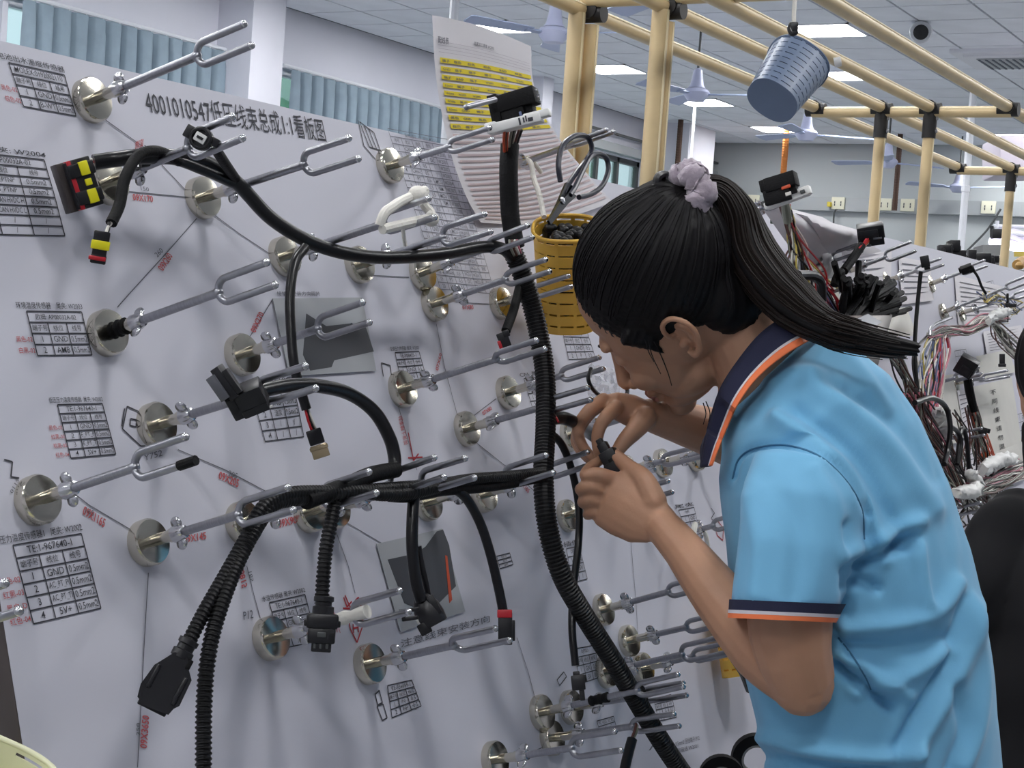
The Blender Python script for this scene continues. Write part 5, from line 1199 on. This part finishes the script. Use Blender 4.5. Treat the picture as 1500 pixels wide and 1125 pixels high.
# lower hand (left): back of hand to the camera
def palm(mb, secs):
    S_ = []
    for (xa, ya, za), (xb, yb, zb), th in secs:
        a, b = P(xa, ya, za), P(xb, yb, zb); u = nrm(b - a); ctr = (a + b) / 2; v = nrm(np.cross(u, nrm(O - ctr))); w_ = np.cross(u, v)
        S_.append((ctr, u, nrm(nrm(O - ctr) - u * (nrm(O - ctr) @ u)), np.linalg.norm(b - a) / 2, th))
    loft(mb, S_, 18)
palm(sk, [((990, 752, 1.845), (950, 795, 1.855), .017), ((965, 722, 1.855), (922, 795, 1.865), .0175), ((935, 697, 1.865), (892, 782, 1.875), .0165), ((908, 690, 1.875), (872, 768, 1.885), .0135), ((892, 692, 1.882), (866, 755, 1.892), .010)])
finger([(899, 702, 1.878), (875, 694, 1.868), (858, 696, 1.875), (866, 684, 1.90), (878, 675, 1.915)], [.0118, .0102, .0098, .0088, .0076])
finger([(888, 720, 1.882), (866, 712, 1.870), (851, 717, 1.883), (868, 711, 1.91), (882, 703, 1.92)], [.0115, .0102, .0097, .0088, .0075])
finger([(884, 739, 1.886), (866, 731, 1.876), (854, 736, 1.890), (868, 732, 1.915), (882, 726, 1.925)], [.0112, .0098, .0092, .0084, .0072])
finger([(884, 757, 1.890), (870, 749, 1.882), (861, 754, 1.894), (871, 752, 1.915), (882, 747, 1.922)], [.0102, .0088, .0082, .0075, .0064])
finger([(958, 735, 1.855), (943, 703, 1.862), (922, 686, 1.882), (903, 668, 1.905)], [.0165, .0135, .0108, .0085])
sk.ell(P(903, 670, 1.903), ax3, (.0088,) * 3, 10, 8)
# upper hand (right): fingers pinching down
palm(sk, [((962, 592, 1.97), (950, 632, 1.97), .015), ((930, 578, 1.968), (928, 630, 1.968), .0165), ((905, 574, 1.966), (905, 618, 1.966), .016), ((886, 578, 1.966), (882, 606, 1.966), .013)])
finger([(902, 597, 1.950), (887, 612, 1.934), (877, 630, 1.932), (875, 652, 1.932), (880, 675, 1.930)], [.0115, .0108, .0100, .0088, .0074])
finger([(884, 586, 1.962), (862, 603, 1.950), (847, 627, 1.950), (852, 651, 1.946), (872, 676, 1.942)], [.0115, .0106, .0098, .0088, .0074])
finger([(880, 590, 1.975), (860, 610, 1.97), (847, 634, 1.972), (851, 655, 1.968), (866, 676, 1.96)], [.0112, .0100, .0094, .0084, .0072])
finger([(880, 594, 1.990), (858, 612, 1.990), (843, 640, 1.992), (848, 658, 1.985), (862, 674, 1.975)], [.0100, .0088, .0082, .0075, .0064])
finger([(945, 612, 1.955), (930, 630, 1.945), (915, 646, 1.938), (902, 664, 1.930)], [.0155, .0125, .0105, .0082])
sme = remeshed(sk, .0021, 3, .5)
sme.materials.append(m_skin); sme.materials.append(m_lip)
V, N = vget(sme)
sme.polygons.foreach_set('use_smooth', [True] * len(sme.polygons))
body = obj('body', sme, None, wom); body['label'] = 'skin of face, neck, arms and hands'
# eyebrows, lashes, lips
fc = MB()
for sg in (-1, 1):
    fc.tube([H(.0985, .028, sg * .014), H(.098, .034, sg * .028), H(.0885, .031, sg * .042)], [.0016, .0020, .0010], 6, sub=4)
    fc.tube([H(.0935, .003, sg * .020), H(.0935, -.0005, sg * .031), H(.0865, .002, sg * .041)], [.0008, .0011, .0008], 6, sub=4)
obj('brows_and_lashes', fc, m_hair, wom, 60)
lp_ = MB(); lp_.tube([H(.098, -.063, -.019), H(.1065, -.061, 0), H(.098, -.063, .019)], [.0025, .0048, .0025], 8, sub=5); lp_.tube([H(.097, -.069, -.017), H(.1035, -.071, 0), H(.097, -.069, .017)], [.0025, .005, .0025], 8, sub=5)
obj('lips', lp_, m_lip, wom, 60)
nl = MB()
for c_, d in (((903, 668, 1.8975), (-1, -1)), ((879, 674, 1.925), (.4, 1)), ((902, 663, 1.922), (-.6, .8))):
    f_ = fr(P(*c_), math.degrees(math.atan2(d[1], d[0]))); nl.ell(P(*c_), f_, (.0055, .0045, .0014), 10, 6)
obj('fingernails', nl, mat('nail', '#d8ab94', .3), wom, 60)
# hair: a shell round the skull swept to the tie, single strands, the ponytail
CC = (-.016, .062, 0); CR = (.106, .095, .088)
TIE = P(1006, 286, 1.835)
hr = MB(); hr.ell(H(*CC), hax, np.array(CR) * HS, 36, 24); hr.ell(H(-.060, -.002, 0), hax, np.array((.050, .066, .068)) * HS, 28, 18)
cdir_ = nrm(TIE - H(*CC)); hr.tube([H(*CC) + cdir_ * .06, H(*CC) + cdir_ * .092, TIE + cdir_ * .004], [.064, .040, .019], 28, sub=5)
for sg in (-1, 1): hr.tube([H(.040, .045, sg * .077), H(.026, .016, sg * .074), H(.022, -.008, sg * .070)], [.014, .008, .002], 10, sub=4)
hme = remeshed(hr, .0035, 10, .5); V, N = vget(hme)
q = (V - H(*CC)); zz = q @ cdir_; e1 = nrm(np.cross(cdir_, hl_)); e2 = np.cross(cdir_, e1); th = np.arctan2(q @ e2, q @ e1); rad = np.hypot(q @ e1, q @ e2)
wv = np.sin(58 * th + 2 * np.sin(7 * th) + rad * 30) * .55 + np.sin(131 * th + 3 * np.sin(11 * th)) * .45
vset(hme, V + N * (wv * .0011 * np.clip(rad / .05, 0, 1))[:, None]); hme.materials.append(m_hair); hme.polygons.foreach_set('use_smooth', [True] * len(hme.polygons))
hair = obj('hair', hme, None, wom)
from mathutils.bvhtree import BVHTree
_bm = bmesh.new(); _bm.from_mesh(hme); hbv = BVHTree.FromBMesh(_bm); _bm.free()
st = MB()
for i in range(300):
    t = rng.uniform(0, 2 * math.pi); d0 = nrm(e1 * math.cos(t) + e2 * math.sin(t) + cdir_ * rng.uniform(-.75, .1)); pts = []
    if d0 @ hf > .72 and d0 @ hu < .35: continue
    if (d0 @ hu) < -.2 and d0 @ hf > -.3: continue
    for a in np.linspace(0, .97, 12):
        om = math.acos(np.clip(d0 @ cdir_, -1, 1)); dd = (math.sin((1 - a) * om) * d0 + math.sin(a * om) * cdir_) / max(math.sin(om), 1e-3)
        h_ = hbv.ray_cast(Vector(H(*CC) + dd * .4), Vector(-dd)); R_ = np.linalg.norm(np.array(h_[0]) - H(*CC)) if h_[0] is not None else .1
        pts.append(H(*CC) + dd * (R_ + .0006))
    st.tube(pts, [.0006, .0013, .0013], 4, sub=2)
obj('loose_strands', st, m_hair, hair, 60, kind='stuff')
wi = MB()
for p_ in ([(958, 500), (968, 520), (978, 545), (984, 565)], [(950, 498), (955, 520), (968, 548)], [(1030, 590), (1034, 606), (1030, 622)], [(1034, 588), (1040, 604), (1038, 618)], [(945, 497), (950, 515), (958, 530)]):
    wi.tube([P(x, y, 1.815 + .0004 * k_) for k_, (x, y) in enumerate(p_)], [.0007, .0006, .0004], 4, sub=4)
obj('side_wisps', wi, m_hair, hair, 60)
PT = [(1010, 290, 1.835), (1044, 284, 1.842), (1072, 312, 1.842), (1095, 360, 1.835), (1126, 408, 1.815), (1164, 448, 1.79), (1210, 480, 1.765), (1268, 498, 1.755), (1345, 512, 1.755)]
PRd = [.017, .020, .024, .027, .0275, .026, .018, .0115, .006]
q = np.array([P(*p) for p in PT]); pt_ = MB().tube(q, PRd, 24, sub=8); pme = mesh('ponytail', pt_, m_hair, 80)
V, N = vget(pme); n_ = 24; idx = np.arange(len(V)) % n_
vset(pme, V + N * (np.sin(idx * 2.618 * 3) * .0016)[:, None])
pony = obj('ponytail', pme, None, wom)
st = MB(); C_, tt = spline(q, 5); rr = np.interp(tt, np.linspace(0, 1, len(PRd)), PRd)
for i in range(190):
    a = rng.uniform(0, 2 * math.pi); k0 = rng.uniform(.9, 1.06); tw = rng.uniform(-.5, .5); e0 = int(len(C_) * rng.uniform(.72, 1.0)); pts = []
    for k in range(0, e0):
        T_ = nrm(C_[min(k + 1, len(C_) - 1)] - C_[max(k - 1, 0)]); u_ = nrm(np.cross(T_, Wz + .001)); w_ = np.cross(T_, u_)
        an = a + tw * k / len(C_); fl = 1 + .55 * max(0, k / len(C_) - .72) / .28 * (1 if i % 3 else 2.2)
        pts.append(C_[k] + (u_ * math.cos(an) + w_ * math.sin(an)) * (rr[k] * k0 * fl + .0006))
    if len(pts) > 3: st.tube(pts, [.0009, .0012, .0011, .0005], 4)
obj('ponytail_strands', st, m_hairb, pony, 60, kind='stuff')
# scrunchie and the small black tie
sc_ = MB(); ax_ = nrm(P(1046, 284, 1.845) - P(1000, 290, 1.832)); c0 = P(1012, 284, 1.836); u_ = nrm(np.cross(ax_, camv(0, 0, 1))); w_ = np.cross(ax_, u_)
ri = []
for t in np.linspace(0, 2 * math.pi, 49): ri.append(c0 + (u_ * math.cos(t) + w_ * math.sin(t)) * (.0235 + .0018 * math.sin(9 * t)) + ax_ * .004 * math.sin(5 * t))
sc_.tube(ri, [.0145 + .0022 * math.sin(k * 2.1) for k in range(49)], 14, cap=False, sub=3)
sme2 = mesh('scrunchie', sc_, m_scr, 80); V, N = vget(sme2); vset(sme2, V + N * (rng.normal(0, .0013, len(V)))[:, None])
obj('scrunchie', sme2, None, wom)
obj('hair_tie', MB().tube([P(962, 272, 1.84), P(964, 260, 1.84), P(974, 256, 1.845), (P(980, 266, 1.845)), P(972, 274, 1.84)], .005, 8, sub=5), m_black, wom)
# shirt
def sect(pa, pb, Z, dep):
    a, b = P(*pa, Z), P(*pb, Z); return ((a + b) / 2, nrm(b - a), nrm(ray(*[(pa[k] + pb[k]) / 2 for k in (0, 1)])), np.linalg.norm(b - a) / 2, dep)
ts = MB()
loft(ts, [sect((1052, 622), (1200, 478), 1.885, .060), sect((1058, 640), (1232, 492), 1.88, .095), sect((1056, 668), (1266, 518), 1.875, .118), sect((1052, 700), (1303, 548), 1.868, .135), sect((1057, 745), (1347, 612), 1.865, .148), sect((1064, 800), (1388, 702), 1.86, .155), sect((1070, 855), (1421, 803), 1.86, .158), sect((1080, 930), (1445, 905), 1.86, .16), sect((1092, 995), (1457, 1002), 1.86, .16), sect((1112, 1075), (1465, 1088), 1.86, .158), sect((1126, 1180), (1474, 1180), 1.86, .155), sect((1135, 1270), (1480, 1270), 1.86, .15)], 40)
loft(ts, [sect((1150, 640), (1235, 615), 1.80, .04), sect((1108, 662), (1255, 672), 1.755, .062), sect((1090, 705), (1266, 735), 1.725, .070), sect((1082, 780), (1262, 812), 1.705, .072), sect((1074, 850), (1246, 868), 1.695, .072), sect((1071, 886), (1233, 894), 1.69, .072)], 32)
loft(ts, [sect((1240, 620), (1300, 640), 1.97, .05), sect((1130, 640), (1230, 740), 2.03, .062), sect((1085, 640), (1120, 740), 2.05, .06)], 24)
shm = remeshed(ts, .0042, 7, .5)
V, N = vget(shm); X_, Y_, Z_ = projs(V); toward = np.clip(-(N * nrm(P(1270, 800, 1.8) - O)).sum(1), 0, 1)
near_sleeve = Z_ < 1.70
def seg_d(pts):
    pts, _ = spline(np.array(pts, float), 6); d = np.full(len(V), 1e9)
    for a, b in zip(pts[:-1], pts[1:]):
        ab = b - a; t = np.clip(((X_ - a[0]) * ab[0] + (Y_ - a[1]) * ab[1]) / max(ab @ ab, 1e-9), 0, 1)
        d = np.minimum(d, np.hypot(X_ - a[0] - ab[0] * t, Y_ - a[1] - ab[1] * t))
    return d
disp = np.zeros(len(V))
FOLDS = [([(1190, 560), (1285, 640), (1368, 745)], .0060, 17), ([(1215, 560), (1300, 610), (1372, 700)], -.0035, 13), ([(1140, 612), (1225, 680), (1262, 735), (1292, 815)], .0055, 13), ([(1165, 600), (1250, 665), (1300, 740), (1330, 800)], -.0045, 12),
 ([(1242, 836), (1290, 812), (1332, 790)], -.0075, 10), ([(1245, 815), (1300, 785), (1345, 765)], .0055, 12), ([(1242, 858), (1262, 850), (1285, 860)], -.006, 8),
 ([(1240, 922), (1330, 912), (1372, 895), (1402, 855)], .0060, 12), ([(1245, 945), (1330, 948), (1385, 935)], -.0045, 13), ([(1345, 800), (1350, 850), (1355, 885)], .005, 9),
 ([(1226, 975), (1262, 1003), (1306, 1036)], -.0090, 8), ([(1235, 960), (1275, 985), (1330, 1020)], .0055, 10), ([(1312, 1102), (1350, 1040), (1392, 965), (1412, 880)], -.0060, 10), ([(1335, 1105), (1375, 1040), (1412, 965), (1432, 890)], .0055, 13),
 ([(1255, 1012), (1330, 990), (1392, 952)], .0050, 11), ([(1118, 1080), (1200, 1098), (1290, 1108), (1340, 1100)], .0070, 11), ([(1120, 1108), (1200, 1122), (1300, 1130)], -.006, 10),
 ([(1418, 880), (1440, 980), (1432, 1060), (1410, 1120)], .0060, 12), ([(1400, 1010), (1415, 1070), (1395, 1125)], -.005, 11), ([(1240, 770), (1245, 830), (1238, 900)], -.0050, 9),
 ([(1120, 700), (1150, 730), (1170, 800), (1165, 870)], -.0025, 18), ([(1195, 690), (1225, 745), (1240, 830)], .0035, 13), ([(1095, 730), (1110, 800), (1105, 870)], .003, 14), ([(1130, 560), (1170, 545), (1230, 560)], .004, 12), ([(1225, 500), (1262, 540), (1300, 600)], .003, 10),
 ([(1073, 700), (1082, 672), (1105, 656), (1150, 652), (1200, 668), (1240, 705), (1268, 755)], -.0048, 4.5), ([(1226, 930), (1248, 960), (1268, 992), (1276, 1010)], -.003, 3.5)]
for pts, am, wd in FOLDS: disp += 2.2 * am * np.exp(-(seg_d(pts) / wd) ** 2)
disp += .0016 * np.sin(V[:, 2] * 31 + V[:, 0] * 17) * np.sin(V[:, 0] * 23 - V[:, 2] * 9 + 1) + .0010 * np.sin(V[:, 2] * 70 + 5 * np.sin(V[:, 0] * 30))
vset(shm, V + N * (disp * (.35 + .65 * toward))[:, None])
shm.materials.append(m_shirt); shm.polygons.foreach_set('use_smooth', [True] * len(shm.polygons))
shirt = obj('polo_shirt', shm, None, wom)
_bm = bmesh.new(); _bm.from_mesh(shm); bvh = BVHTree.FromBMesh(_bm); _bm.free()
def on_shirt(px, py, off=.004, dz=1.80):
    d = Vector(ray(px, py)).normalized(); h_ = bvh.ray_cast(Vector(O), d)
    if h_[0] is None: return P(px, py, dz)
    return np.array(h_[0]) - np.array(d) * off
sm_ = MB()
for pts in ([(1073, 702), (1082, 673), (1105, 657), (1150, 652), (1200, 668), (1240, 705), (1262, 745), (1266, 790)], [(1228, 934), (1248, 960), (1268, 992), (1276, 1010)]):
    pp_, _ = spline(np.array(pts, float), 8); sm_.tube([on_shirt(x, y, .0002, 1.7) for x, y in pp_], .0011, 6)
obj('seam', sm_, mat('dark blue seam', '#3d6f92', .9), wom, 60)
lo = [(1207, 487), (1176, 501), (1142, 522), (1107, 553), (1080, 590), (1062, 630), (1050, 660), (1042, 682)]
up_ = [(1196, 458), (1152, 464), (1114, 489), (1080, 530), (1055, 570), (1040, 615), (1031, 652), (1026, 684)]
lo, _ = spline(np.array(lo, float), 6); up_, _ = spline(np.array(up_, float), 6)
zl = [proj(on_shirt(x, y, .010, 1.79))[2] for x, y in lo]
zl = np.array(zl); sm = np.convolve(np.pad(zl, 6, 'edge'), np.ones(13) / 13, 'valid'); zl = np.minimum(sm, zl) - .006
def cpt(i, k, off=0.): # k 0 at the lower edge, 1 at the neck
    p = lo[i] * (1 - k) + up_[i] * k; return P(p[0], p[1], zl[i] + .028 * k - .004 * math.sin(math.pi * k) - off)
nI = len(lo)
def band(name, k0, k1, m, off=0., th_=.002):
    o = obj(name, MB().grid([[cpt(i, k, off) for i in range(nI)] for k in np.linspace(k0, k1, 6)]), m, wom, 60); solid(o, th_, 0); return o
band('collar', .0, 1.0, m_navy); band('collar_orange_trim', -.06, .17, m_or, .0018); band('collar_white_trim', .17, .25, m_wtrim, .0016)
# far side of the collar round the neck
far = [cpt(0, .0), P(1210, 470, 1.90), P(1190, 478, 1.98), P(1140, 540, 2.03), P(1080, 610, 2.02), P(1040, 660, 1.96), cpt(nI - 1, .0)]
far2 = [cpt(0, 1.), P(1196, 455, 1.90), P(1172, 462, 1.97), P(1125, 515, 2.0), P(1070, 585, 1.99), P(1030, 645, 1.94), cpt(nI - 1, 1.)]
fa, _ = spline(far, 5); fb, _ = spline(far2, 5)
o = obj('collar_far_side', MB().ribbon(fa, fb), m_navy, wom, 60); solid(o, .002, 0)
# cuff of the near sleeve
def cuff(name, y0, y1, m, gr):
    S_ = []
    for q_ in (y0, y1):
        pa = (1071 - (q_) * .06, 882 + q_); pb = (1234 - q_ * .55, 889 + q_); s_ = sect(pa, pb, 1.69, .072 + gr); S_.append((s_[0], s_[1], s_[2], s_[3] + gr, s_[4]))
    S_.append((S_[1][0], S_[1][1], S_[1][2], S_[1][3] - .004, S_[1][4] - .004)); S_.append((S_[0][0], S_[0][1], S_[0][2], S_[0][3] - .004, S_[0][4] - .004)); S_.append(S_[0])
    obj(name, loft(MB(), S_, 48, False), m, wom, 40)
cuff('cuff', -4, 12, m_navy, .0022); cuff('cuff_white_trim', 11, 16, m_wtrim, .0028); cuff('cuff_orange_trim', 15, 23, m_or, .0026)
# trousers and shoes (below the frame)
hip = P(1305, 1240, 1.86)
tr = MB(); loft(tr, [(np.array([hip[0], hip[1], 1.0]), Wx, Wy, .165, .12), (np.array([hip[0], hip[1], .86]), Wx, Wy, .175, .125), (np.array([hip[0], hip[1], .78]), Wx, Wy, .165, .115)])
for sg in (-1, 1): tr.tube([(hip[0] + sg * .085, hip[1], .84), (hip[0] + sg * .09, hip[1] + .01, .46), (hip[0] + sg * .092, hip[1] - .01, .06)], [.09, .065, .058], 18, sub=4)
trm = remeshed(tr, .01, 4); trm.materials.append(m_trous); trm.polygons.foreach_set('use_smooth', [True] * len(trm.polygons)); obj('trousers', trm, None, wom)
for sg in (-1, 1):
    x = hip[0] + sg * .092
    obj('shoe', MB().tube([(x, hip[1] - .06, .045), (x, hip[1] + .03, .05), (x, hip[1] + .12, .042), (x, hip[1] + .17, .034)], [.04, .044, .045, .034], 14, sub=4), m_shoe, wom, 60)
# --- second person, black shirt, at the right edge
c2 = P(1640, 900, 2.62); bx_ = np.array([c2[0], c2[1], 0])
per2 = thing('person', 'person in a black shirt with dark hair, cut off by the right edge', 'person', bx_)
f2h = nrm(camv(0, 0, 1) * np.array([1, 1, 0])); s2h = np.cross(f2h, Wz)
def Q(s_, f_, z): return bx_ + s2h * s_ + f2h * f_ + Wz * z
b2 = MB()
loft(b2, [(Q(0, 0, .70), s2h, f2h, .25, .16), (Q(0, 0, .95), s2h, f2h, .235, .15), (Q(0, -.01, 1.08), s2h, f2h, .225, .14), (Q(0, .0, 1.18), s2h, f2h, .20, .125), (Q(0, .02, 1.25), s2h, f2h, .17, .10), (Q(0, .03, 1.30), s2h, f2h, .08, .07)])
for sg in (-1, 1): b2.tube([Q(sg * .17, .02, 1.22), Q(sg * .235, .0, 1.09), Q(sg * .25, .06, .98)], [.062, .062, .058], 16, sub=4); b2.ell(Q(sg * .17, .02, 1.21), ax3, (.065,) * 3)
m2 = remeshed(b2, .007, 4); V, N = vget(m2); vset(m2, V + N * (.004 * np.sin(V[:, 2] * 40 + 6 * np.sin(V[:, 0] * 14)))[:, None]); m2.materials.append(m_blkshirt); m2.polygons.foreach_set('use_smooth', [True] * len(m2.polygons))
hx, hz = -.095, -.085
sk2 = MB(); sk2.tube([Q(0, .02, 1.26), Q(hx * .6 + .02, .05, 1.36), Q(hx + .02, .07, 1.50 + hz)], [.05, .044, .05], 16, sub=3); sk2.ell(Q(hx, .085, 1.555 + hz), (s2h, f2h, Wz), (.073, .088, .105)); sk2.ell(Q(hx, .13, 1.50 + hz), (s2h, f2h, Wz), (.05, .05, .055)); sk2.tube([Q(hx, .17, 1.56 + hz), Q(hx, .195, 1.525 + hz)], [.009, .013], 10)
for sg in (-1, 1):
    sk2.tube([Q(sg * .25, .06, 1.0), Q(sg * .24, .16, 1.0), Q(sg * .18, .32, 1.08)], [.042, .038, .026], 14, sub=4); hp = Q(sg * .17, .35, 1.095)
    sk2.ell(hp, (s2h, f2h, Wz), (.02, .05, .036))
    for k in range(4): sk2.tube([hp + f2h * .03 + Wz * (.024 - .016 * k), hp + f2h * .075 + Wz * (.024 - .016 * k), hp + f2h * .10 + Wz * (.008 - .014 * k) - s2h * sg * .02], [.009, .0085, .007], 8, sub=3)
    sk2.tube([hp + Wz * .02 - s2h * sg * .01, hp + f2h * .05 + Wz * .04 - s2h * sg * .03], [.011, .008], 8)
s2m = remeshed(sk2, .005, 4); s2m.materials.append(m_skin); s2m.polygons.foreach_set('use_smooth', [True] * len(s2m.polygons))
obj('body', s2m, None, per2); obj('shirt', m2, None, per2)
h2 = MB(); h2.ell(Q(hx, .060, 1.570 + hz), (s2h, f2h, Wz), (.084, .098, .100)); h2.ell(Q(hx, .0, 1.50 + hz), (s2h, f2h, Wz), (.080, .055, .12))
for k in range(9): xx = hx - .075 + .018 * k; h2.tube([Q(xx, -.02, 1.47 + hz), Q(xx - .004, -.025, 1.42 + hz), Q(xx - .006 + .003 * (k % 3), -.02, 1.375 + hz + .015 * (k % 2))], [.018, .013, .002], 8, sub=3)
h2m = remeshed(h2, .005, 4); V, N = vget(h2m); vset(h2m, V + N * (.002 * np.sin(np.arctan2((V - Q(0, .06, 0)) @ f2h, (V - Q(0, .06, 0)) @ s2h) * 40))[:, None]); h2m.materials.append(m_hair); h2m.polygons.foreach_set('use_smooth', [True] * len(h2m.polygons)); obj('hair', h2m, None, per2)
t2 = MB()
loft(t2, [(Q(0, 0, .97), s2h, f2h, .165, .12), (Q(0, 0, .8), s2h, f2h, .165, .12)])
for sg in (-1, 1): t2.tube([Q(sg * .085, 0, .86), Q(sg * .09, 0, .46), Q(sg * .09, -.01, .06)], [.088, .064, .056], 16, sub=4)
t2m = remeshed(t2, .01, 4); t2m.materials.append(m_trous); t2m.polygons.foreach_set('use_smooth', [True] * len(t2m.polygons)); obj('trousers', t2m, None, per2)
for sg in (-1, 1): obj('shoe', MB().tube([Q(sg * .09, -.06, .045), Q(sg * .09, .04, .05), Q(sg * .09, .16, .036)], [.04, .044, .034], 14, sub=4), m_shoe, per2, 60)

# the connector held between the fingers, the end of a harness branch
c = P(897, 676, 1.904); f = fr(c, 62, .2, .3)
k = connector(c, f, [(.001, 0, 0, .015, .0100, .007), (.012, .002, 0, .011, .0125, .008), (-.016, -.001, 0, .009, .0060, .005), (-.026, -.002, 0, .005, .0038, .004)], 'black connector being plugged together between her fingers')
sub(k, 'latch', c, f, [(.004, .001, .0065, .007, .003, .0012)], m_tape)
